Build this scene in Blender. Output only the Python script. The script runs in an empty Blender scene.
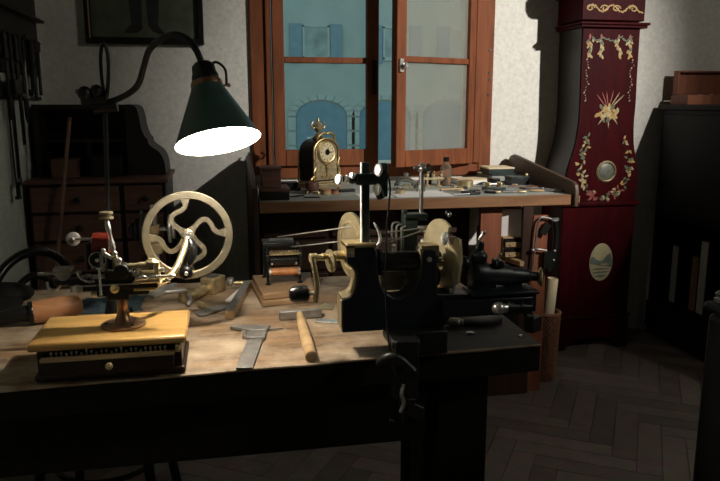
import bpy, bmesh, math, random
from mathutils import Vector, Matrix
SC = bpy.context.scene
COL = SC.collection
random.seed(4)
R = math.radians

# ------------------------------------------------------------------ camera
cam_d = bpy.data.cameras.new('camera')
cam = bpy.data.objects.new('camera', cam_d)
COL.objects.link(cam)
cam_d.sensor_width = 36.0
cam_d.lens = 35.0
cam_d.clip_start = 0.02
cam.location = (0, 0, 1.25)
cam.rotation_euler = (R(90) - math.atan(135.5 / 700.0), 0, R(-11))
SC.camera = cam

# ------------------------------------------------------------------ sky, lights, exposure
w = bpy.data.worlds.new('sky')
SC.world = w
w.use_nodes = True
bg = w.node_tree.nodes['Background']
bg.inputs['Color'].default_value = (0.42, 0.66, 0.70, 1)
bg.inputs['Strength'].default_value = 0.68

LIGHT_AT = Vector((2.75, 0.30, 2.55))
ld = bpy.data.lights.new('workshop_spotlight', 'SPOT')
ld.energy = 550
ld.color = (1.0, 0.95, 0.895)
ld.spot_size = R(41)
ld.spot_blend = 1.0
ld.shadow_soft_size = 0.035
lo = bpy.data.objects.new('workshop_spotlight', ld)
COL.objects.link(lo)
lo.location = LIGHT_AT
lo.rotation_euler = (Vector((1.22, 3.45, 1.32)) - LIGHT_AT).to_track_quat('-Z', 'Y').to_euler()
# the spill of the same lamp into the rest of the room
ls = bpy.data.lights.new('workshop_lamp_spill', 'POINT')
ls.energy = 27
ls.color = (1.0, 0.95, 0.87)
ls.shadow_soft_size = 0.05
lso = bpy.data.objects.new('workshop_lamp_spill', ls)
COL.objects.link(lso)
lso.location = LIGHT_AT

SC.view_settings.view_transform = 'Standard'
SC.view_settings.look = 'None'
SC.view_settings.exposure = 0.0
SC.view_settings.gamma = 1.0
SC.view_settings.use_curve_mapping = False

# ------------------------------------------------------------------ materials
def _new(name):
    m = bpy.data.materials.new(name)
    m.use_nodes = True
    nt = m.node_tree
    return m, nt, nt.nodes['Principled BSDF']

def mat(name, c, rough=0.5, metal=0.0, var=0.18, scale=30, bump=0.0, spec=0.5, rvar=0.0):
    m, nt, p = _new(name)
    tc = nt.nodes.new('ShaderNodeTexCoord')
    n = nt.nodes.new('ShaderNodeTexNoise')
    n.inputs['Scale'].default_value = scale
    n.inputs['Detail'].default_value = 5
    nt.links.new(tc.outputs['Object'], n.inputs['Vector'])
    r = nt.nodes.new('ShaderNodeValToRGB')
    r.color_ramp.elements[0].position = 0.3
    r.color_ramp.elements[1].position = 0.7
    r.color_ramp.elements[0].color = (*[max(0, x * (1 - var)) for x in c], 1)
    r.color_ramp.elements[1].color = (*[min(1, x * (1 + var)) for x in c], 1)
    nt.links.new(n.outputs['Fac'], r.inputs['Fac'])
    nt.links.new(r.outputs['Color'], p.inputs['Base Color'])
    p.inputs['Roughness'].default_value = rough
    p.inputs['Metallic'].default_value = metal
    p.inputs['Specular IOR Level'].default_value = spec
    if rvar:
        mr = nt.nodes.new('ShaderNodeMapRange')
        mr.inputs['To Min'].default_value = max(0.02, rough - rvar)
        mr.inputs['To Max'].default_value = min(1, rough + rvar)
        nt.links.new(n.outputs['Fac'], mr.inputs['Value'])
        nt.links.new(mr.outputs['Result'], p.inputs['Roughness'])
    if bump:
        b = nt.nodes.new('ShaderNodeBump')
        b.inputs['Strength'].default_value = bump
        b.inputs['Distance'].default_value = 0.004
        nt.links.new(n.outputs['Fac'], b.inputs['Height'])
        nt.links.new(b.outputs['Normal'], p.inputs['Normal'])
    return m

def wood(name, c1, c2, stretch=(3, 40, 40), rough=0.45, bump=0.08, spec=0.4, stain=None):
    m, nt, p = _new(name)
    tc = nt.nodes.new('ShaderNodeTexCoord')
    mp = nt.nodes.new('ShaderNodeMapping')
    mp.inputs['Scale'].default_value = stretch
    nt.links.new(tc.outputs['Object'], mp.inputs['Vector'])
    n = nt.nodes.new('ShaderNodeTexNoise')
    n.inputs['Scale'].default_value = 1.0
    n.inputs['Detail'].default_value = 6
    n.inputs['Distortion'].default_value = 0.6
    nt.links.new(mp.outputs['Vector'], n.inputs['Vector'])
    r = nt.nodes.new('ShaderNodeValToRGB')
    r.color_ramp.elements[0].position = 0.32
    r.color_ramp.elements[1].position = 0.68
    r.color_ramp.elements[0].color = (*c1, 1)
    r.color_ramp.elements[1].color = (*c2, 1)
    nt.links.new(n.outputs['Fac'], r.inputs['Fac'])
    src = r.outputs['Color']
    if stain:
        n2 = nt.nodes.new('ShaderNodeTexNoise')
        n2.inputs['Scale'].default_value = 9
        n2.inputs['Detail'].default_value = 8
        n2.inputs['Roughness'].default_value = 0.65
        nt.links.new(tc.outputs['Object'], n2.inputs['Vector'])
        r2 = nt.nodes.new('ShaderNodeValToRGB')
        r2.color_ramp.elements[0].position = 0.40
        r2.color_ramp.elements[1].position = 0.70
        mx = nt.nodes.new('ShaderNodeMixRGB')
        mx.inputs['Color2'].default_value = (*stain, 1)
        nt.links.new(n2.outputs['Fac'], r2.inputs['Fac'])
        nt.links.new(r2.outputs['Color'], mx.inputs['Fac'])
        nt.links.new(src, mx.inputs['Color1'])
        src = mx.outputs['Color']
    nt.links.new(src, p.inputs['Base Color'])
    p.inputs['Roughness'].default_value = rough
    p.inputs['Specular IOR Level'].default_value = spec
    b = nt.nodes.new('ShaderNodeBump')
    b.inputs['Strength'].default_value = bump
    b.inputs['Distance'].default_value = 0.003
    nt.links.new(n.outputs['Fac'], b.inputs['Height'])
    nt.links.new(b.outputs['Normal'], p.inputs['Normal'])
    return m

def glass(name, tint=(1, 1, 1), dust=0.0, dustcol=(0.6, 0.6, 0.55)):
    """thin pane: clear, with fresnel reflection and a film of dust"""
    m = bpy.data.materials.new(name)
    m.use_nodes = True
    nt = m.node_tree
    nt.nodes.remove(nt.nodes['Principled BSDF'])
    out = nt.nodes['Material Output']
    tr = nt.nodes.new('ShaderNodeBsdfTransparent')
    tr.inputs['Color'].default_value = (*tint, 1)
    gl = nt.nodes.new('ShaderNodeBsdfGlossy')
    gl.inputs['Roughness'].default_value = 0.03
    fr = nt.nodes.new('ShaderNodeFresnel')
    fr.inputs['IOR'].default_value = 1.5
    mx = nt.nodes.new('ShaderNodeMixShader')
    nt.links.new(fr.outputs['Fac'], mx.inputs['Fac'])
    nt.links.new(tr.outputs['BSDF'], mx.inputs[1])
    nt.links.new(gl.outputs['BSDF'], mx.inputs[2])
    last = mx
    if dust:
        df = nt.nodes.new('ShaderNodeBsdfDiffuse')
        df.inputs['Color'].default_value = (*dustcol, 1)
        tc = nt.nodes.new('ShaderNodeTexCoord')
        n = nt.nodes.new('ShaderNodeTexNoise')
        n.inputs['Scale'].default_value = 6
        nt.links.new(tc.outputs['Object'], n.inputs['Vector'])
        mr = nt.nodes.new('ShaderNodeMapRange')
        mr.inputs['To Min'].default_value = dust * 0.7
        mr.inputs['To Max'].default_value = dust * 1.3
        nt.links.new(n.outputs['Fac'], mr.inputs['Value'])
        m2 = nt.nodes.new('ShaderNodeMixShader')
        nt.links.new(mr.outputs['Result'], m2.inputs['Fac'])
        nt.links.new(mx.outputs['Shader'], m2.inputs[1])
        nt.links.new(df.outputs['BSDF'], m2.inputs[2])
        last = m2
    nt.links.new(last.outputs['Shader'], out.inputs['Surface'])
    return m

def emit(name, c, s):
    m = bpy.data.materials.new(name)
    m.use_nodes = True
    nt = m.node_tree
    p = nt.nodes['Principled BSDF']
    p.inputs['Emission Color'].default_value = (*c, 1)
    p.inputs['Emission Strength'].default_value = s
    return m

M = dict(
    plaster=mat('rough_plaster', (0.74, 0.72, 0.65), 0.95, var=0.10, scale=60, bump=0.35, spec=0.1),
    plaster_side=mat('rough_plaster_side', (0.66, 0.68, 0.60), 0.95, var=0.12, scale=90, bump=0.6, spec=0.1),
    wall_side=mat('grey_green_wall_paint', (0.30, 0.32, 0.27), 0.95, var=0.12, scale=70, bump=0.35, spec=0.1),
    ceiling=mat('ceiling_paint', (0.10, 0.10, 0.09), 0.95, spec=0.1),
    win_wood=wood('window_wood', (0.15, 0.046, 0.018), (0.25, 0.080, 0.030), (30, 30, 4), 0.65, spec=0.2),
    bench_top=wood('worn_bench_wood', (0.085, 0.048, 0.024), (0.36, 0.23, 0.125), (3, 34, 34), 0.6, 0.25, stain=(0.53, 0.44, 0.32)),
    bench_shadow=wood('shadow_dark_wood', (0.012, 0.011, 0.009), (0.034, 0.031, 0.026), (4, 30, 30), 0.6, 0.2),  # dark wood for the shade painted on the bench's right end
    bench_dark=wood('dark_bench_wood', (0.006, 0.006, 0.004), (0.012, 0.011, 0.008), (4, 30, 30), 0.8, spec=0.15),  # near-black, holds the shade of the unlit bench front in its colour
    bb_edge=wood('workbench_edge_wood', (0.21, 0.10, 0.045), (0.36, 0.19, 0.09), (3, 30, 30), 0.6, spec=0.25),
    bb_top=mat('grey_green_bench_surface', (0.40, 0.42, 0.37), 0.6, var=0.22, scale=16),
    panel=wood('shade_dark_panel_wood', (0.075, 0.045, 0.028), (0.125, 0.075, 0.045), (30, 4, 30), 0.5),  # darker wood stands in for shade on the panel's inner face
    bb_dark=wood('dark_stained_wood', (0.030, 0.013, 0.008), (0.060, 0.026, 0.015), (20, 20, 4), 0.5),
    bb_red=wood('red_brown_wood', (0.20, 0.062, 0.030), (0.32, 0.11, 0.055), (30, 30, 3), 0.5),
    pale_wood=wood('pale_wood', (0.40, 0.26, 0.125), (0.58, 0.42, 0.23), (4, 40, 40), 0.5),
    board=wood('brown_board_wood', (0.20, 0.12, 0.06), (0.34, 0.215, 0.115), (4, 40, 40), 0.5),
    wheel_brass=mat('brushed_brass', (0.47, 0.42, 0.30), 0.38, 0.85, 0.10, 50),
    cam_brass=mat('bright_cam_brass', (0.62, 0.53, 0.33), 0.42, 0.35, 0.12, 50),
    bob=mat('dull_bob_metal', (0.13, 0.13, 0.10), 0.5, 0.2, 0.25, 60),
    bronze=mat('brown_bronze', (0.30, 0.17, 0.10), 0.30, 0.7, 0.2, 50),
    bottle_glass=glass('old_bottle_glass', (0.95, 0.93, 0.88), 0.16, (0.55, 0.46, 0.36)),
    box_wood=wood('honey_wood', (0.40, 0.22, 0.065), (0.60, 0.38, 0.13), (4, 45, 45), 0.28, 0.04),
    box_dark=wood('dark_box_wood', (0.018, 0.009, 0.005), (0.036, 0.017, 0.009), (4, 45, 45), 0.4),
    chest=wood('chest_wood', (0.11, 0.052, 0.036), (0.18, 0.086, 0.058), (4, 40, 40), 0.5),
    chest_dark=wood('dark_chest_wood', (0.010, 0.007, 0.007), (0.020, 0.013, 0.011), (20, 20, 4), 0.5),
    clock_red=wood('red_lacquer', (0.026, 0.0016, 0.0026), (0.046, 0.0026, 0.0038), (30, 30, 4), 0.5, 0.04, spec=0.06),
    clock_side=wood('dark_lacquer', (0.012, 0.009, 0.009), (0.020, 0.014, 0.013), (20, 20, 3), 0.4),
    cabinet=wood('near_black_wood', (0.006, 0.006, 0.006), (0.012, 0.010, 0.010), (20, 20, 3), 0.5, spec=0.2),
    gold=mat('gilt', (0.60, 0.44, 0.20), 0.40, 0.9, 0.25, 60),
    brass=mat('brass', (0.78, 0.64, 0.36), 0.32, 0.75, 0.12, 50, rvar=0.10),
    brass_dull=mat('dull_brass', (0.56, 0.45, 0.26), 0.42, 0.75, 0.25, 70, rvar=0.12),
    brass_pale=mat('pale_brass', (0.29, 0.24, 0.14), 0.40, 0.5, 0.12, 50),
    steel=mat('steel', (0.62, 0.61, 0.58), 0.30, 0.8, 0.12, 60, rvar=0.1),
    steel_dull=mat('grey_steel', (0.33, 0.32, 0.30), 0.45, 0.7, 0.2, 60),
    white_metal=mat('nickel_and_highlight', (0.95, 0.94, 0.92), 0.35, 0.15, 0.04, 50),  # near-white, also used for the painted highlight on the lathe post
    iron=mat('blackened_iron', (0.010, 0.011, 0.011), 0.42, 0.2, 0.3, 60, bump=0.1),
    iron_green=mat('green_black_enamel', (0.018, 0.032, 0.028), 0.35, 0.0, 0.25, 40),
    iron_blue=mat('blue_black_enamel', (0.007, 0.012, 0.016), 0.40, 0.0, 0.25, 40),
    leather_black=mat('black_leather', (0.010, 0.009, 0.008), 0.8, var=0.3, scale=50, bump=0.3, spec=0.15),
    black=mat('black_lacquer', (0.010, 0.010, 0.010), 0.25, 0.0, 0.2, 30),
    shade=mat('green_enamel', (0.045, 0.095, 0.080), 0.35, 0.0, 0.15, 30),
    white_enamel=mat('white_enamel', (0.92, 0.90, 0.86), 0.5, 0.0, 0.02, 30),
    red_lac=mat('red_varnish', (0.13, 0.018, 0.011), 0.22, 0.0, 0.15, 40),
    copper=mat('copper_brown', (0.50, 0.22, 0.09), 0.4, 0.3, 0.25, 60),
    paper=mat('white_paper', (0.90, 0.88, 0.84), 0.9, var=0.03, spec=0.1),
    paper_cream=mat('cream_paper', (0.76, 0.64, 0.42), 0.8, var=0.06, spec=0.1),
    paper_grey=mat('grey_paper', (0.34, 0.34, 0.32), 0.9, var=0.1, spec=0.1),
    leather=wood('tan_wood', (0.36, 0.16, 0.07), (0.50, 0.25, 0.12), (6, 40, 40), 0.32, 0.05),
    cloth=mat('blue_grey_felt', (0.055, 0.085, 0.10), 0.95, var=0.35, scale=60, bump=0.5, spec=0.1),
    cord=mat('grey_cord', (0.30, 0.28, 0.25), 0.8, var=0.2, scale=200),
    stick=wood('brown_stick_wood', (0.16, 0.085, 0.055), (0.26, 0.15, 0.10), (40, 40, 5), 0.5),
    canvas=mat('olive_canvas', (0.085, 0.10, 0.060), 0.7, var=0.25, scale=14),
    fig=mat('painted_dark_trousers', (0.020, 0.020, 0.024), 0.7, var=0.4, scale=40),
    fig_shoe=mat('painted_black_shoes', (0.010, 0.008, 0.008), 0.6, var=0.3, scale=40),
    teal_paint=mat('painted_teal_coat', (0.030, 0.085, 0.085), 0.7, var=0.4, scale=30),
    leaf=mat('painted_green', (0.075, 0.09, 0.045), 0.6, var=0.35, scale=80),
    cream_paint=mat('painted_cream', (0.36, 0.29, 0.14), 0.6, var=0.3, scale=80),
    gold_paint=mat('painted_gold', (0.36, 0.22, 0.065), 0.6, var=0.3, scale=80),
    rose_paint=mat('painted_rose', (0.24, 0.05, 0.035), 0.6, var=0.3, scale=80),
    sky_paint=mat('painted_sky', (0.42, 0.36, 0.20), 0.6, var=0.15, scale=25),
    hill_paint=mat('painted_hills', (0.13, 0.16, 0.13), 0.5, var=0.3, scale=40),
    wicker=mat('brown_wicker', (0.30, 0.14, 0.085), 0.7, var=0.35, scale=90, bump=0.4),
    glass_clear=glass('clear_glass', (0.93, 0.95, 0.93), 0.07, (0.6, 0.6, 0.55)),
    pane=glass('window_glass', (0.92, 0.96, 0.96), 0.015, (0.55, 0.6, 0.58)),
    pane_dust_reflection=glass('dust_reflection_window_glass', (0.86, 0.90, 0.88), 0.20, (0.60, 0.55, 0.46)),  # dust film raised to carry the room's grey reflection as well
    amber=mat('amber_liquid', (0.34, 0.17, 0.075), 0.1, 0.0, 0.1, 20),
    dial=mat('cream_dial', (0.78, 0.66, 0.40), 0.4, 0.1, 0.06, 30),
    facade=mat('pale_facade_render', (0.62, 0.64, 0.58), 0.9, var=0.07, scale=1.5),
    stone=mat('facade_stone', (0.66, 0.68, 0.62), 0.9, var=0.08, scale=2),
    shutter=mat('grey_blue_shutter', (0.30, 0.42, 0.48), 0.7, var=0.1, scale=6),
    door_out=mat('blue_grey_door', (0.26, 0.40, 0.48), 0.7, var=0.1, scale=3),
    win_out=mat('far_window_glass', (0.44, 0.50, 0.46), 0.25, var=0.3, scale=2),
    street=mat('street_paving', (0.25, 0.26, 0.25), 0.9, var=0.15, scale=3),
    bulb=emit('lamp_bulb', (1.0, 0.88, 0.72), 12),
)

def floor_mat():
    m, nt, p = _new('herringbone_oak')
    g = nt.nodes.new('ShaderNodeNewGeometry')
    r = nt.nodes.new('ShaderNodeValToRGB')
    r.color_ramp.elements[0].color = (0.150, 0.115, 0.095, 1)
    r.color_ramp.elements[1].color = (0.260, 0.200, 0.165, 1)
    nt.links.new(g.outputs['Random Per Island'], r.inputs['Fac'])
    tc = nt.nodes.new('ShaderNodeTexCoord')
    n = nt.nodes.new('ShaderNodeTexNoise')
    n.inputs['Scale'].default_value = 14
    n.inputs['Detail'].default_value = 7
    nt.links.new(tc.outputs['Object'], n.inputs['Vector'])
    mx = nt.nodes.new('ShaderNodeMixRGB')
    mx.blend_type = 'OVERLAY'
    mx.inputs['Fac'].default_value = 0.5
    nt.links.new(r.outputs['Color'], mx.inputs['Color1'])
    nt.links.new(n.outputs['Color'], mx.inputs['Color2'])
    hs = nt.nodes.new('ShaderNodeHueSaturation')
    hs.inputs['Saturation'].default_value = 0.75
    nt.links.new(mx.outputs['Color'], hs.inputs['Color'])
    nt.links.new(hs.outputs['Color'], p.inputs['Base Color'])
    p.inputs['Roughness'].default_value = 0.55
    return m
M['floor'] = floor_mat()

# ------------------------------------------------------------------ mesh building
def catmull(pts, n=8, closed=False):
    P = [Vector(p) for p in pts]
    out = []
    k = len(P)
    rng = range(k) if closed else range(k - 1)
    for i in rng:
        p0 = P[(i - 1) % k] if closed or i > 0 else P[0]
        p1 = P[i]
        p2 = P[(i + 1) % k]
        p3 = P[(i + 2) % k] if closed or i + 2 < k else P[-1]
        for j in range(n):
            t = j / n
            out.append(0.5 * ((2 * p1) + (p2 - p0) * t + (2 * p0 - 5 * p1 + 4 * p2 - p3) * t * t + (3 * p1 - p0 - 3 * p2 + p3) * t ** 3))
    if not closed:
        out.append(P[-1])
    return out

class MB:
    def __init__(self):
        self.bm = bmesh.new()
        self.mi = 0
    def _add(self, verts, faces):
        vs = [self.bm.verts.new(v) for v in verts]
        for f in faces:
            try:
                self.bm.faces.new([vs[i] for i in f]).material_index = self.mi
            except ValueError:
                pass
        return self
    def box(self, c, s, rot=None):
        """centre c, full size s, optional rotation matrix or z angle"""
        hx, hy, hz = s[0] / 2, s[1] / 2, s[2] / 2
        vs = [Vector((x, y, z)) for x in (-hx, hx) for y in (-hy, hy) for z in (-hz, hz)]
        if rot is not None:
            rm = Matrix.Rotation(rot, 3, 'Z') if isinstance(rot, (int, float)) else rot
            vs = [rm @ v for v in vs]
        vs = [v + Vector(c) for v in vs]
        return self._add(vs, [(0, 1, 3, 2), (4, 6, 7, 5), (0, 4, 5, 1), (2, 3, 7, 6), (0, 2, 6, 4), (1, 5, 7, 3)])
    def b2(self, a, b):
        """box from corner to corner"""
        return self.box([(a[i] + b[i]) / 2 for i in range(3)], [abs(b[i] - a[i]) for i in range(3)])
    def prism(self, outline, ext):
        """outline: 3-D points of a flat polygon, extruded by vector ext"""
        n = len(outline)
        o = [Vector(p) for p in outline]
        e = Vector(ext)
        return self._add(o + [p + e for p in o],
                         [tuple(range(n - 1, -1, -1)), tuple(range(n, 2 * n))] + [(i, (i + 1) % n, n + (i + 1) % n, n + i) for i in range(n)])
    def frame(self, d):
        d = Vector(d).normalized()
        u = d.orthogonal().normalized()
        if abs(d.z) > 0.999:
            u = Vector((1, 0, 0))
        return d, u, d.cross(u)
    def lathe(self, prof, p0, d=(0, 0, 1), seg=24, cap=True):
        """prof: (radius, distance along d)"""
        d, u, v = self.frame(d)
        p0 = Vector(p0)
        vs, fs = [], []
        for r, h in prof:
            for k in range(seg):
                a = 2 * math.pi * k / seg
                vs.append(p0 + d * h + (u * math.cos(a) + v * math.sin(a)) * max(r, 1e-5))
        for i in range(len(prof) - 1):
            for k in range(seg):
                k2 = (k + 1) % seg
                fs.append((i * seg + k, i * seg + k2, (i + 1) * seg + k2, (i + 1) * seg + k))
        if cap:
            fs.append(tuple(range(seg - 1, -1, -1)))
            fs.append(tuple(range((len(prof) - 1) * seg, len(prof) * seg)))
        return self._add(vs, fs)
    def cyl(self, p0, p1, r, r2=None, seg=18):
        p0, p1 = Vector(p0), Vector(p1)
        L = (p1 - p0).length
        return self.lathe([(r, 0), (r if r2 is None else r2, L)], p0, p1 - p0, seg)
    def ring(self, c, d, ro, ri, t, seg=40):
        """flat ring, thickness t along d"""
        return self.lathe([(ri, -t / 2), (ro, -t / 2), (ro, t / 2), (ri, t / 2), (ri, -t / 2)], c, d, seg, cap=False)
    def sphere(self, c, r, seg=16, sc=(1, 1, 1)):
        n = max(6, seg // 2)
        vs, fs = [], []
        for i in range(n + 1):
            th = math.pi * i / n
            for k in range(seg):
                a = 2 * math.pi * k / seg
                rr = max(math.sin(th), 1e-4)
                vs.append(Vector((c[0] + r * sc[0] * rr * math.cos(a), c[1] + r * sc[1] * rr * math.sin(a), c[2] + r * sc[2] * math.cos(th))))
        for i in range(n):
            for k in range(seg):
                k2 = (k + 1) % seg
                fs.append((i * seg + k, (i + 1) * seg + k, (i + 1) * seg + k2, i * seg + k2))
        return self._add(vs, fs)
    def tube(self, pts, r, seg=8, smooth=6, closed=False):
        P = catmull(pts, smooth, closed) if smooth else [Vector(p) for p in pts]
        n = len(P)
        vs, fs = [], []
        u = None
        for i, p in enumerate(P):
            if closed:
                d = (P[(i + 1) % n] - P[i - 1]).normalized()
            else:
                d = (P[min(i + 1, n - 1)] - P[max(i - 1, 0)]).normalized()
            if u is None:
                u = d.orthogonal().normalized()
            else:
                u = (u - d * u.dot(d))
                u = u.normalized() if u.length > 1e-6 else d.orthogonal().normalized()
            v = d.cross(u)
            rr = r(i / (n - 1)) if callable(r) else r
            for k in range(seg):
                a = 2 * math.pi * k / seg
                vs.append(p + (u * math.cos(a) + v * math.sin(a)) * rr)
        m = n if closed else n - 1
        for i in range(m):
            j = (i + 1) % n
            for k in range(seg):
                k2 = (k + 1) % seg
                fs.append((i * seg + k, i * seg + k2, j * seg + k2, j * seg + k))
        if not closed:
            fs.append(tuple(range(seg - 1, -1, -1)))
            fs.append(tuple(range((n - 1) * seg, n * seg)))
        return self._add(vs, fs)
    def ribbon(self, pts, normal, width, thick, smooth=6):
        """band lying in the plane with the given normal: width in-plane, thick along the normal"""
        P = catmull(pts, smooth) if smooth else [Vector(p) for p in pts]
        N = Vector(normal).normalized()
        n = len(P)
        vs, fs = [], []
        for i, p in enumerate(P):
            d = (P[min(i + 1, n - 1)] - P[max(i - 1, 0)]).normalized()
            s = d.cross(N).normalized()
            wv = width(i / (n - 1)) if callable(width) else width
            for a, b in ((-1, -1), (1, -1), (1, 1), (-1, 1)):
                vs.append(p + s * a * wv / 2 + N * b * thick / 2)
        for i in range(n - 1):
            for k in range(4):
                k2 = (k + 1) % 4
                fs.append((i * 4 + k, i * 4 + k2, (i + 1) * 4 + k2, (i + 1) * 4 + k))
        fs.append((3, 2, 1, 0))
        fs.append(tuple((n - 1) * 4 + k for k in range(4)))
        return self._add(vs, fs)
    def build(self, name, material, parent=None, bevel=0.0, angle=38, rot=None, origin=None):
        bm = self.bm
        bmesh.ops.recalc_face_normals(bm, faces=bm.faces)
        for f in bm.faces:
            f.smooth = True
        for e in bm.edges:
            if len(e.link_faces) == 2:
                e.smooth = e.calc_face_angle(0) < R(angle)
        if parent is not None:
            o0 = Vector(ORG[parent.name])
        elif origin is not None:
            o0 = Vector(origin)
        else:
            lo_ = [min(v.co[i] for v in bm.verts) for i in range(3)]
            hi_ = [max(v.co[i] for v in bm.verts) for i in range(3)]
            o0 = Vector(((lo_[0] + hi_[0]) / 2, (lo_[1] + hi_[1]) / 2, lo_[2]))
        for v in bm.verts:
            v.co -= o0
        me = bpy.data.meshes.new(name)
        bm.to_mesh(me)
        bm.free()
        for mm in (material if isinstance(material, (list, tuple)) else [material]):
            me.materials.append(M[mm])
        o = bpy.data.objects.new(name, me)
        COL.objects.link(o)
        if parent is not None:
            o.parent = parent
        else:
            o.location = o0
        ORG[o.name] = tuple(o0)
        if bevel:
            b = o.modifiers.new('bevel', 'BEVEL')
            b.width = bevel
            b.segments = 2
            b.limit_method = 'ANGLE'
            b.angle_limit = R(40)
        return o
ORG = {}

def tag(o, label, cat, group=None):
    o['label'] = label
    o['category'] = cat
    if group:
        o['group'] = group
    return o
def thing(name, label, cat, loc, group=None):
    o = bpy.data.objects.new(name, None)
    o.empty_display_size = 0.02
    COL.objects.link(o)
    o.location = loc
    ORG[o.name] = tuple(loc)
    return tag(o, label, cat, group)
def struct(o):
    o['kind'] = 'structure'
    return o
def plabel(o, label):
    o['label'] = label
    return o
def copy_thing(o, loc, rz=0.0, label=None, group=None):
    c = o.copy()
    COL.objects.link(c)
    c.location = loc
    c.rotation_euler = (0, 0, rz)
    if label: c['label'] = label
    if group: c['group'] = group
    for ch in list(o.children):
        d = ch.copy(); COL.objects.link(d); d.parent = c
        for g in list(ch.children):
            e = g.copy(); COL.objects.link(e); e.parent = d
    return c

# ================================================================== SETTING
XL, XR, YB, YF, ZC = -0.80, 2.95, 3.45, -1.6, 2.75
# floor with herringbone planks
m = MB()
m.b2((XL, YF, -0.06), (XR, YB, -0.006))
PW, PL = 0.085, 0.425
g = 0.0012
n5 = int(PL / PW)
rot45 = Matrix.Rotation(R(45 + 12), 3, 'Z')
def plank(x, y, sx, sy):
    c = rot45 @ Vector((x + sx / 2, y + sy / 2, 0)) + Vector((0.9, 1.6, 0))
    if not (XL + 0.27 < c.x < XR - 0.27 and YF + 0.27 < c.y < YB - 0.22):
        if not (XL - 0.05 < c.x < XR + 0.05 and YF - 0.05 < c.y < YB + 0.05):
            return
    m.box((c.x, c.y, -0.003), (sx - 2 * g, sy - 2 * g, 0.006), rot45)
for i in range(-60, 60):
    for j in range(-8, 8):
        ox = i * PW + j * 2 * PL * 0 
        # rows step diagonally
        x0 = i * PW + j * PL
        y0 = i * PW - j * PL
        plank(x0, y0, PL, PW)
        plank(x0 + 0, y0 + PW, PW, PL)
fl = struct(m.build('floor', 'floor', angle=20))
# back wall with the window opening
OX0, OX1, OZ0, OZ1 = 0.19, 1.31, 0.95, 2.32
m = MB()
m.b2((XL, YB, -.06), (OX0, YB + 0.35, ZC)).b2((OX1, YB, -.06), (XR, YB + 0.35, ZC))
m.b2((OX0, YB, -.06), (OX1, YB + 0.35, OZ0)).b2((OX0, YB, OZ1), (OX1, YB + 0.35, ZC))
struct(m.build('wall_back', 'plaster'))
struct(MB().b2((XL - 0.15, YF, -.06), (XL, YB + 0.35, ZC)).build('wall_left', 'plaster_side'))
struct(MB().b2((XR, YF, -.06), (XR + 0.15, YB + 0.35, ZC)).build('wall_right', 'plaster_side'))
struct(MB().b2((XL - 0.15, YF - 0.15, -.06), (XR + 0.15, YF, ZC)).build('wall_front', 'ceiling'))
struct(MB().b2((XL - 0.15, YF - 0.15, ZC), (XR + 0.15, YB + 0.35, ZC + 0.1)).build('ceiling', 'ceiling'))

# window
win = struct(bpy.data.objects.new('window_1', None))
COL.objects.link(win)
win.location = (0.75, YB, OZ0)
ORG[win.name] = (0.75, YB, OZ0)
m = MB()
FY0, FY1 = 3.40, 3.50
m.b2((0.140, FY0 + 0.03, 0.915), (0.215, FY1, 2.40)).b2((1.285, FY0 + 0.03, 0.915), (1.352, FY1, 2.40))
m.b2((0.215, FY0 + 0.03, 0.895), (1.285, FY1, 0.958)).b2((0.215, FY0 + 0.03, 2.30), (1.285, FY1, 2.40))
m.b2((0.212, FY0 + 0.015, 0.958), (0.240, FY1 - .02, 2.30)).b2((1.250, FY0 + 0.015, 0.958), (1.287, FY1 - .02, 2.30))
m.build('frame', 'win_wood', win, bevel=0.006)
m = MB()
for z in (1.30, 1.375, 1.41, 1.52):
    m.cyl((1.33, FY0 + 0.032, z), (1.33, FY0 + 0.026, z), 0.006, seg=10)
plabel(m.build('hinge_screw', 'iron', win), 'dark iron screw heads in the frame')
def casement(x0, x1, hinge_x, ang, pane_mat, stile0=0.052, stile1=0.052):
    """a sash of two panes; built closed, then swung about its hinge"""
    z0, z1 = 0.958, 2.295
    y0, y1 = FY0 + 0.005, FY0 + 0.05
    rm = Matrix.Rotation(ang, 4, 'Z')
    hp = Vector((hinge_x, y0, 0))
    def swing(mb):
        for v in mb.bm.verts:
            v.co = rm @ (v.co - hp) + hp
        return mb
    f = MB()
    f.b2((x0, y0, z0), (x0 + stile0, y1, z1)).b2((x1 - stile1, y0, z0), (x1, y1, z1))
    f.b2((x0 + stile0, y0, z0), (x1 - stile1, y1, z0 + 0.078)).b2((x0 + stile0, y0, z1 - 0.07), (x1 - stile1, y1, z1))
    f.b2((x0 + stile0, y0 + .006, 1.446), (x1 - stile1, y1 - .006, 1.474))
    o = swing(f).build('casement', 'win_wood', win, bevel=0.004)
    for za, zb in ((z0 + 0.078, 1.446), (1.474, z1 - 0.07)):
        p = MB().b2((x0 + stile0, y0 + 0.02, za), (x1 - stile1, y0 + 0.024, zb))
        swing(p).build('pane', pane_mat, o)
    return o, swing
ca, _ = casement(0.243, 0.755, 0.243, 0, 'pane', 0.055, 0.058)
h = MB().b2((0.724, 3.393, 1.30), (0.742, 3.405, 1.46)).cyl((0.733, 3.393, 1.40), (0.733, 3.372, 1.40), 0.006)
plabel(h.build('handle', 'iron', ca), 'dark iron espagnolette handle')
cb, sw = casement(0.765, 1.248, 1.248, R(22), 'pane_dust_reflection', 0.055, 0.040)
h = MB().lathe([(0.012, 0), (0.012, .006), (0.005, .010), (0.005, .022), (0.011, .028), (0.013, .036), (0.008, .042)], (0.792, 3.405, 1.43), (0, -1, 0))
h.box((0.785, 3.398, 1.43), (0.02, 0.012, 0.06))
plabel(sw(h).build('handle', 'steel', cb), 'small white metal knob')

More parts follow.
